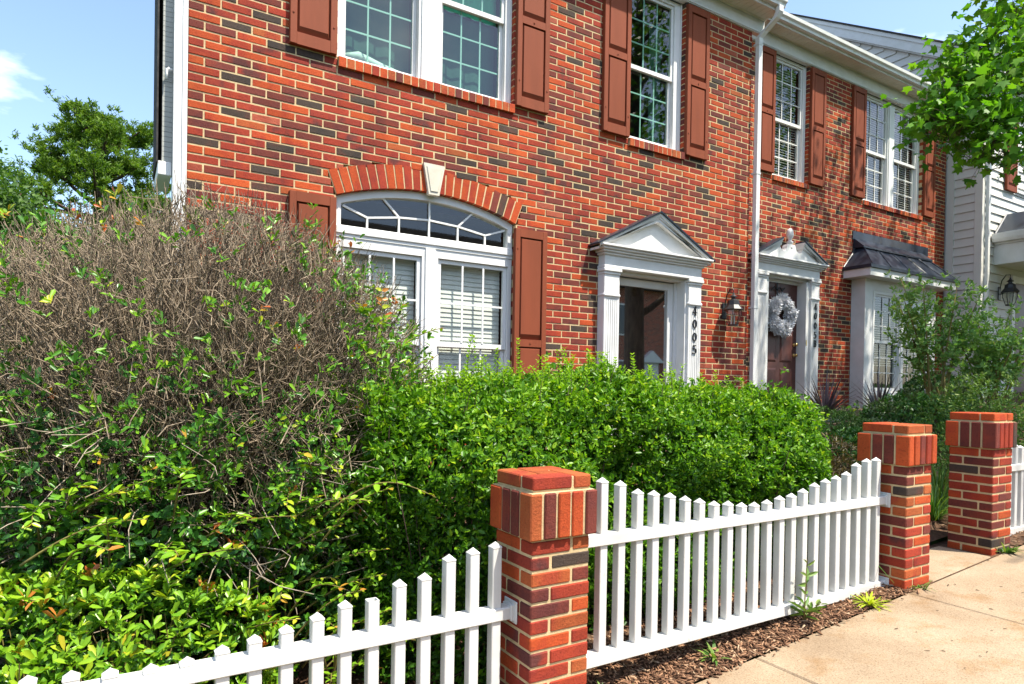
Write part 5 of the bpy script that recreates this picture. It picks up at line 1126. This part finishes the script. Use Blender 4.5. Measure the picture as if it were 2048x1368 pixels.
# ================================================================== street maple (trunk out of view right, branches hang into the frame)
mp_ = thing('maple_tree', 'big maple whose leafy branches hang into the upper right corner', 'tree', (11.3, -.2, .7))
TX, TY = 11.3, -.2; tz0 = zwalk(TX) - .05; LIM = []; r = random.Random(9)
tr = MB(); tr.tube([(TX, TY, tz0 - .1), (TX, TY, tz0 + .25), (TX + .03, TY, tz0 + 1.6), (TX - .05, TY + .05, tz0 + 3.2), (TX + .05, TY, tz0 + 5.5), (TX, TY, tz0 + 9), (TX, TY, tz0 + 11.5)], [.42, .30, .26, .24, .19, .11, .03], 14); tr.build('trunk', BARK, mp_, smooth=True)
def limb(p0, p1, r0, r1, sag, name='limb'):
    pts = []; p0, p1 = Vector(p0), Vector(p1)
    for i in range(9):
        f_ = i / 8; p = p0.lerp(p1, f_); p.z += sag * math.sin(f_ * math.pi); p += Vector((r.gauss(0, .05), r.gauss(0, .05), r.gauss(0, .04))) * (1 if 0 < i < 8 else 0); pts.append(p)
    q = MB(); q.tube(pts, [r0 + (r1 - r0) * i / 8 for i in range(9)], 7); q.build(name, BARK, mp_, smooth=True); LIM.append(pts); return pts
for i in range(20):
    a = i * 2.4; h = 2.6 + i * .43; out_ = 4.6 * (1 - .5 * abs(h - 5.5) / 5.5)
    limb((TX, TY, tz0 + h), (TX + out_ * math.cos(a), TY + out_ * math.sin(a), tz0 + h + 1.6 + .15 * i), .10 - .003 * i, .015, .2)
vb = limb((TX, TY, tz0 + 3.4), (7.1, 2.72, 4.22), .085, .012, .5)      # the branch seen at the right edge
vc = limb((TX, TY, tz0 + 3.9), (7.3, 2.95, 5.2), .075, .012, .5)
for (a, b_) in ((vb[6], (6.55, 3.05, 4.05)), (vb[7], (6.62, 3.1, 4.35)), (vb[5], (7.1, 3.0, 3.72)), (vb[6], (6.75, 2.95, 3.80)), (vc[7], (6.75, 3.05, 4.75)), (vc[6], (7.0, 3.1, 5.05)), (vc[5], (7.5, 3.0, 4.8)), (vb[5], (7.6, 2.7, 4.6))): limb(a, b_, .012, .004, .05, 'twig')
# canopy clusters
n = 620; d = unit(g.normal(0, 1, (n, 3))); t_r = g.uniform(.35, 1, n) ** .6; P = np.array([TX + 1.9, TY + .6, tz0 + 8.2]) + d * t_r[:, None] * np.array([4.9, 5.0, 4.2]); 
Q, D, U, L, W, i = rosettes(P, d, 30, .0, .09, .14, 1.0, g, .2, droop=.3); Q = Q + g.normal(0, .30, Q.shape)
obj('crown', leaves_mesh('crown', Q, D, unit(U + np.array([0, 0, .8])), L, W * .95, np.clip(g.normal(.5, .2, len(Q)), 0, 1), MAPLE, OVATE), mp_, kind='stuff')
# hanging foliage in view
cl = np.array([(6.42, 3.12, 4.02), (6.55, 3.1, 4.2), (6.60, 3.1, 3.95), (6.72, 3.02, 4.4), (6.75, 3.0, 4.05), (6.85, 2.95, 3.82), (6.95, 2.9, 4.3), (6.98, 2.95, 4.6), (7.0, 2.9, 4.85), (6.85, 3.0, 4.75), (7.1, 2.85, 5.1), (7.15, 2.85, 4.1), (7.1, 2.85, 3.8), (7.2, 2.8, 4.5), (7.3, 2.75, 4.9), (6.62, 3.08, 4.45), (7.3, 2.75, 4.2), (7.0, 2.9, 5.3), (7.2, 2.8, 5.5), (7.4, 2.7, 4.6), (6.70, 3.05, 4.62), (6.9, 2.95, 4.1), (7.3, 2.8, 3.75), (7.45, 2.7, 5.2), (6.5, 3.1, 4.1), (7.05, 2.9, 4.0)])
n = 2300; c = cl[g.integers(0, len(cl), n)]; P = c + g.normal(0, .13, (n, 3)) * np.array([1, 1.3, .8]); P[:, 2] += .10
D = unit(g.normal(0, .7, (n, 3)) + np.array([-.25, .05, -.65])); U = unit(g.normal(0, .55, (n, 3)) + np.array([0, -.15, 1.])); L = g.uniform(.055, .115, n); T = np.clip(g.normal(.42, .2, n) + .22 * (P[:, 2] - 4.3), 0, 1)
ca, rest = split_nearest(P, 300); leaf_objects(mp_, P[ca], D[ca], U[ca], L[ca], L[ca] * .95, T[ca], MAPLE, MAPL)
obj('hanging_foliage', leaves_mesh('hanging_foliage', P[rest], D[rest], U[rest], L[rest], L[rest] * .95, T[rest], MAPLE, MAPL), mp_, kind='stuff')
j = g.integers(0, n, 500); A0 = c[j] + g.normal(0, .05, (500, 3)); A1 = P[j]; obj('twigs', tubes_mesh('twigs', np.stack([A0, (A0 + A1) / 2 + np.array([0, 0, .02]), A1], 1), np.tile([.003, .002, .0015], (500, 1)), BARK), mp_, kind='stuff')

# ================================================================== trees behind, on the left
def bgtree(name, label, x, y, zb, h, cr, n, per, matl, seed, kind='leafy', L=(.09, .16), trunk_r=.25, crown_z=.62, group='trees behind the house'):
    gx_ = np.random.default_rng(seed); r_ = random.Random(seed); t = thing(name, label, 'tree', (x, y, zb), group); q = MB()
    q.tube([(x, y, zb), (x + r_.gauss(0, .15), y, zb + h * .35), (x + r_.gauss(0, .25), y, zb + h * .7), (x, y, zb + h * .97)], [trunk_r, trunk_r * .8, trunk_r * .5, .04], 9); q.build('trunk', PINEBARK, t, smooth=True)
    P = []; NN = []; lp = []
    if kind == 'pine':
        for i in range(46):
            f_ = .36 + .64 * i / 45; a = i * 2.4 + r_.gauss(0, .3); ext = cr * (1.05 - .75 * max(0, f_ - .55) / .45) * r_.uniform(.6, 1.1) * min(1, .55 + (f_ - .42) * 4); p0 = Vector((x, y, zb + h * f_ * .93)); p1 = p0 + Vector((math.cos(a) * ext, math.sin(a) * ext, h * r_.uniform(.03, .10)))
            lp.append([tuple(p0), tuple(p0.lerp(p1, .5) + Vector((0, 0, -.1))), tuple(p1)])
            for k_ in range(n):
                g_ = r_.uniform(.45, 1.05); c = p0.lerp(p1, g_) + Vector((r_.gauss(0, .34), r_.gauss(0, .34), r_.gauss(.12, .13))); P.append(tuple(c)); NN.append((math.cos(a) * .3, math.sin(a) * .3, .9))
    else:
        for i in range(n):
            d_ = Vector((r_.gauss(0, 1), r_.gauss(0, 1), r_.gauss(0, 1))).normalized(); rr_ = r_.uniform(.45, 1) ** .5; c = Vector((x + d_.x * cr * rr_, y + d_.y * cr * rr_, zb + h * crown_z + d_.z * h * (1 - crown_z) * rr_)); P.append(tuple(c)); NN.append(tuple(d_))
            if i % 12 == 0: lp.append([(x, y, zb + h * .35), tuple((Vector((x, y, zb + h * .45)) + c) / 2), tuple(c)])
    P, NN = np.array(P), np.array(NN); Q, D, U, L_, W, i = rosettes(P, NN, per, .1, L[0], L[1], .26 if kind == 'pine' else .62, gx_, .35)
    if kind == 'pine': Q = Q + gx_.normal(0, .05, Q.shape)
    else: Q = Q + gx_.normal(0, .35, Q.shape)
    obj('crown', leaves_mesh('crown', Q, D, U, L_, W, np.clip(gx_.normal(.5, .22, len(Q)), 0, 1), matl), t, kind='stuff')
    obj('limbs', tubes_mesh('limbs', np.array(lp), np.tile([.09, .06, .02], (len(lp), 1)), PINEBARK, 5), t)
bgtree('pine_tree', 'tall open-crowned pine behind the house corner at left', -.7, 29.5, 1.2, 10.4, 4.6, 54, 34, PINE, 81, 'pine', (.10, .19), .24)
bgtree('pine_tree', 'lower dense pine left of the tall pine', -5.0, 31, 1.2, 7.8, 3.6, 38, 28, PINE, 82, 'pine', (.10, .19), .22)
bgtree('pine_tree', 'pine partly hidden by the house corner', 3.2, 31, 1.2, 8.2, 3.6, 30, 26, PINE, 85, 'pine', (.10, .19), .22)
bgtree('leafy_tree', 'broad leafy tree at the far left edge above the bush', -3.9, 21.5, .8, 6.5, 2.4, 640, 46, FARLEAF, 83, 'leafy')
bgtree('leafy_tree', 'leafy tree behind the top of the bare bush', -1.6, 24.5, .8, 5.4, 2.4, 520, 44, FARLEAF, 84, 'leafy')
bgtree('leafy_tree', 'leafy tree beside the side wall of the near house', .95, 27, .8, 6.8, 2.2, 420, 40, FARLEAF, 86, 'leafy')
bgtree('leafy_tree', 'leafy tree low behind the left end of the bush', -8.0, 23, .8, 7.0, 2.8, 480, 40, FARLEAF, 87, 'leafy')

# ================================================================== across the street (mirrored in the panes)
hO = thing('brick_townhouse', 'brick townhouse across the street, seen mirrored in the door and window panes', 'house', (14, -16, .5), 'row of townhouses')
M_, t_, b_ = mat('far_brick', .9, .2); bt = N(t_, 'ShaderNodeTexBrick'); bt.inputs['Scale'].default_value = 1.0; bt.inputs['Brick Width'].default_value = .25; bt.inputs['Row Height'].default_value = .0755; bt.inputs['Mortar Size'].default_value = .006
bt.inputs['Color1'].default_value = (.34, .065, .04, 1); bt.inputs['Color2'].default_value = (.17, .045, .04, 1); bt.inputs['Mortar'].default_value = (.5, .4, .26, 1)
gm = N(t_, 'ShaderNodeNewGeometry'); sx_ = N(t_, 'ShaderNodeSeparateXYZ'); cb = N(t_, 'ShaderNodeCombineXYZ'); t_.links.new(gm.outputs['Position'], sx_.inputs[0]); t_.links.new(sx_.outputs[0], cb.inputs[0]); t_.links.new(sx_.outputs[2], cb.inputs[1]); t_.links.new(cb.outputs[0], bt.inputs['Vector']); t_.links.new(bt.outputs[0], b_.inputs['Base Color'])
b = MB(); b.box(-6, 34, -24, -16, .0, 7.2); b.build('wall', M_, hO)
b = MB(); b.add([(-6.4, -15.5, 7.2), (34.4, -15.5, 7.2), (34.4, -20, 9.8), (-6.4, -20, 9.8), (-6.4, -24.5, 7.2), (34.4, -24.5, 7.2)], [(0, 1, 2, 3), (3, 2, 5, 4), (0, 3, 4), (1, 5, 2)]); rf = b.build('roof', SHING, hO)
b = MB(); b.lathe([(.07, 8.3), (.07, 9.2), (.12, 9.2), (.12, 9.35), (.02, 9.42)], 8.0, -17.6, 10); b.build('vent_pipe', BLACKM, rf)
for i in range(7):
    x = -3.5 + i * 5.4
    for z0_ in (1.3, 4.5):
        q = MB(); q.box(x, x + 1.5, -16.0, -15.93, z0_, z0_ + 1.8); wn = q.build('window', WHITE, hO); q = MB(); q.box(x + .08, x + 1.42, -15.93, -15.925, z0_ + .08, z0_ + 1.72); q.build('pane', simple('far_pane', (.05, .06, .07), None, 3, .1, .5) if (i, z0_) == (0, 1.3) else bpy.data.materials['far_pane'], wn)
    q = MB(); q.box(x + 2.5, x + 3.8, -16.0, -15.9, .5, 3.0); q.prism([(x + 2.2, 3.0), (x + 4.1, 3.0), (x + 3.15, 3.7)], -16, -15.7); q.build('door', WHITE, hO)
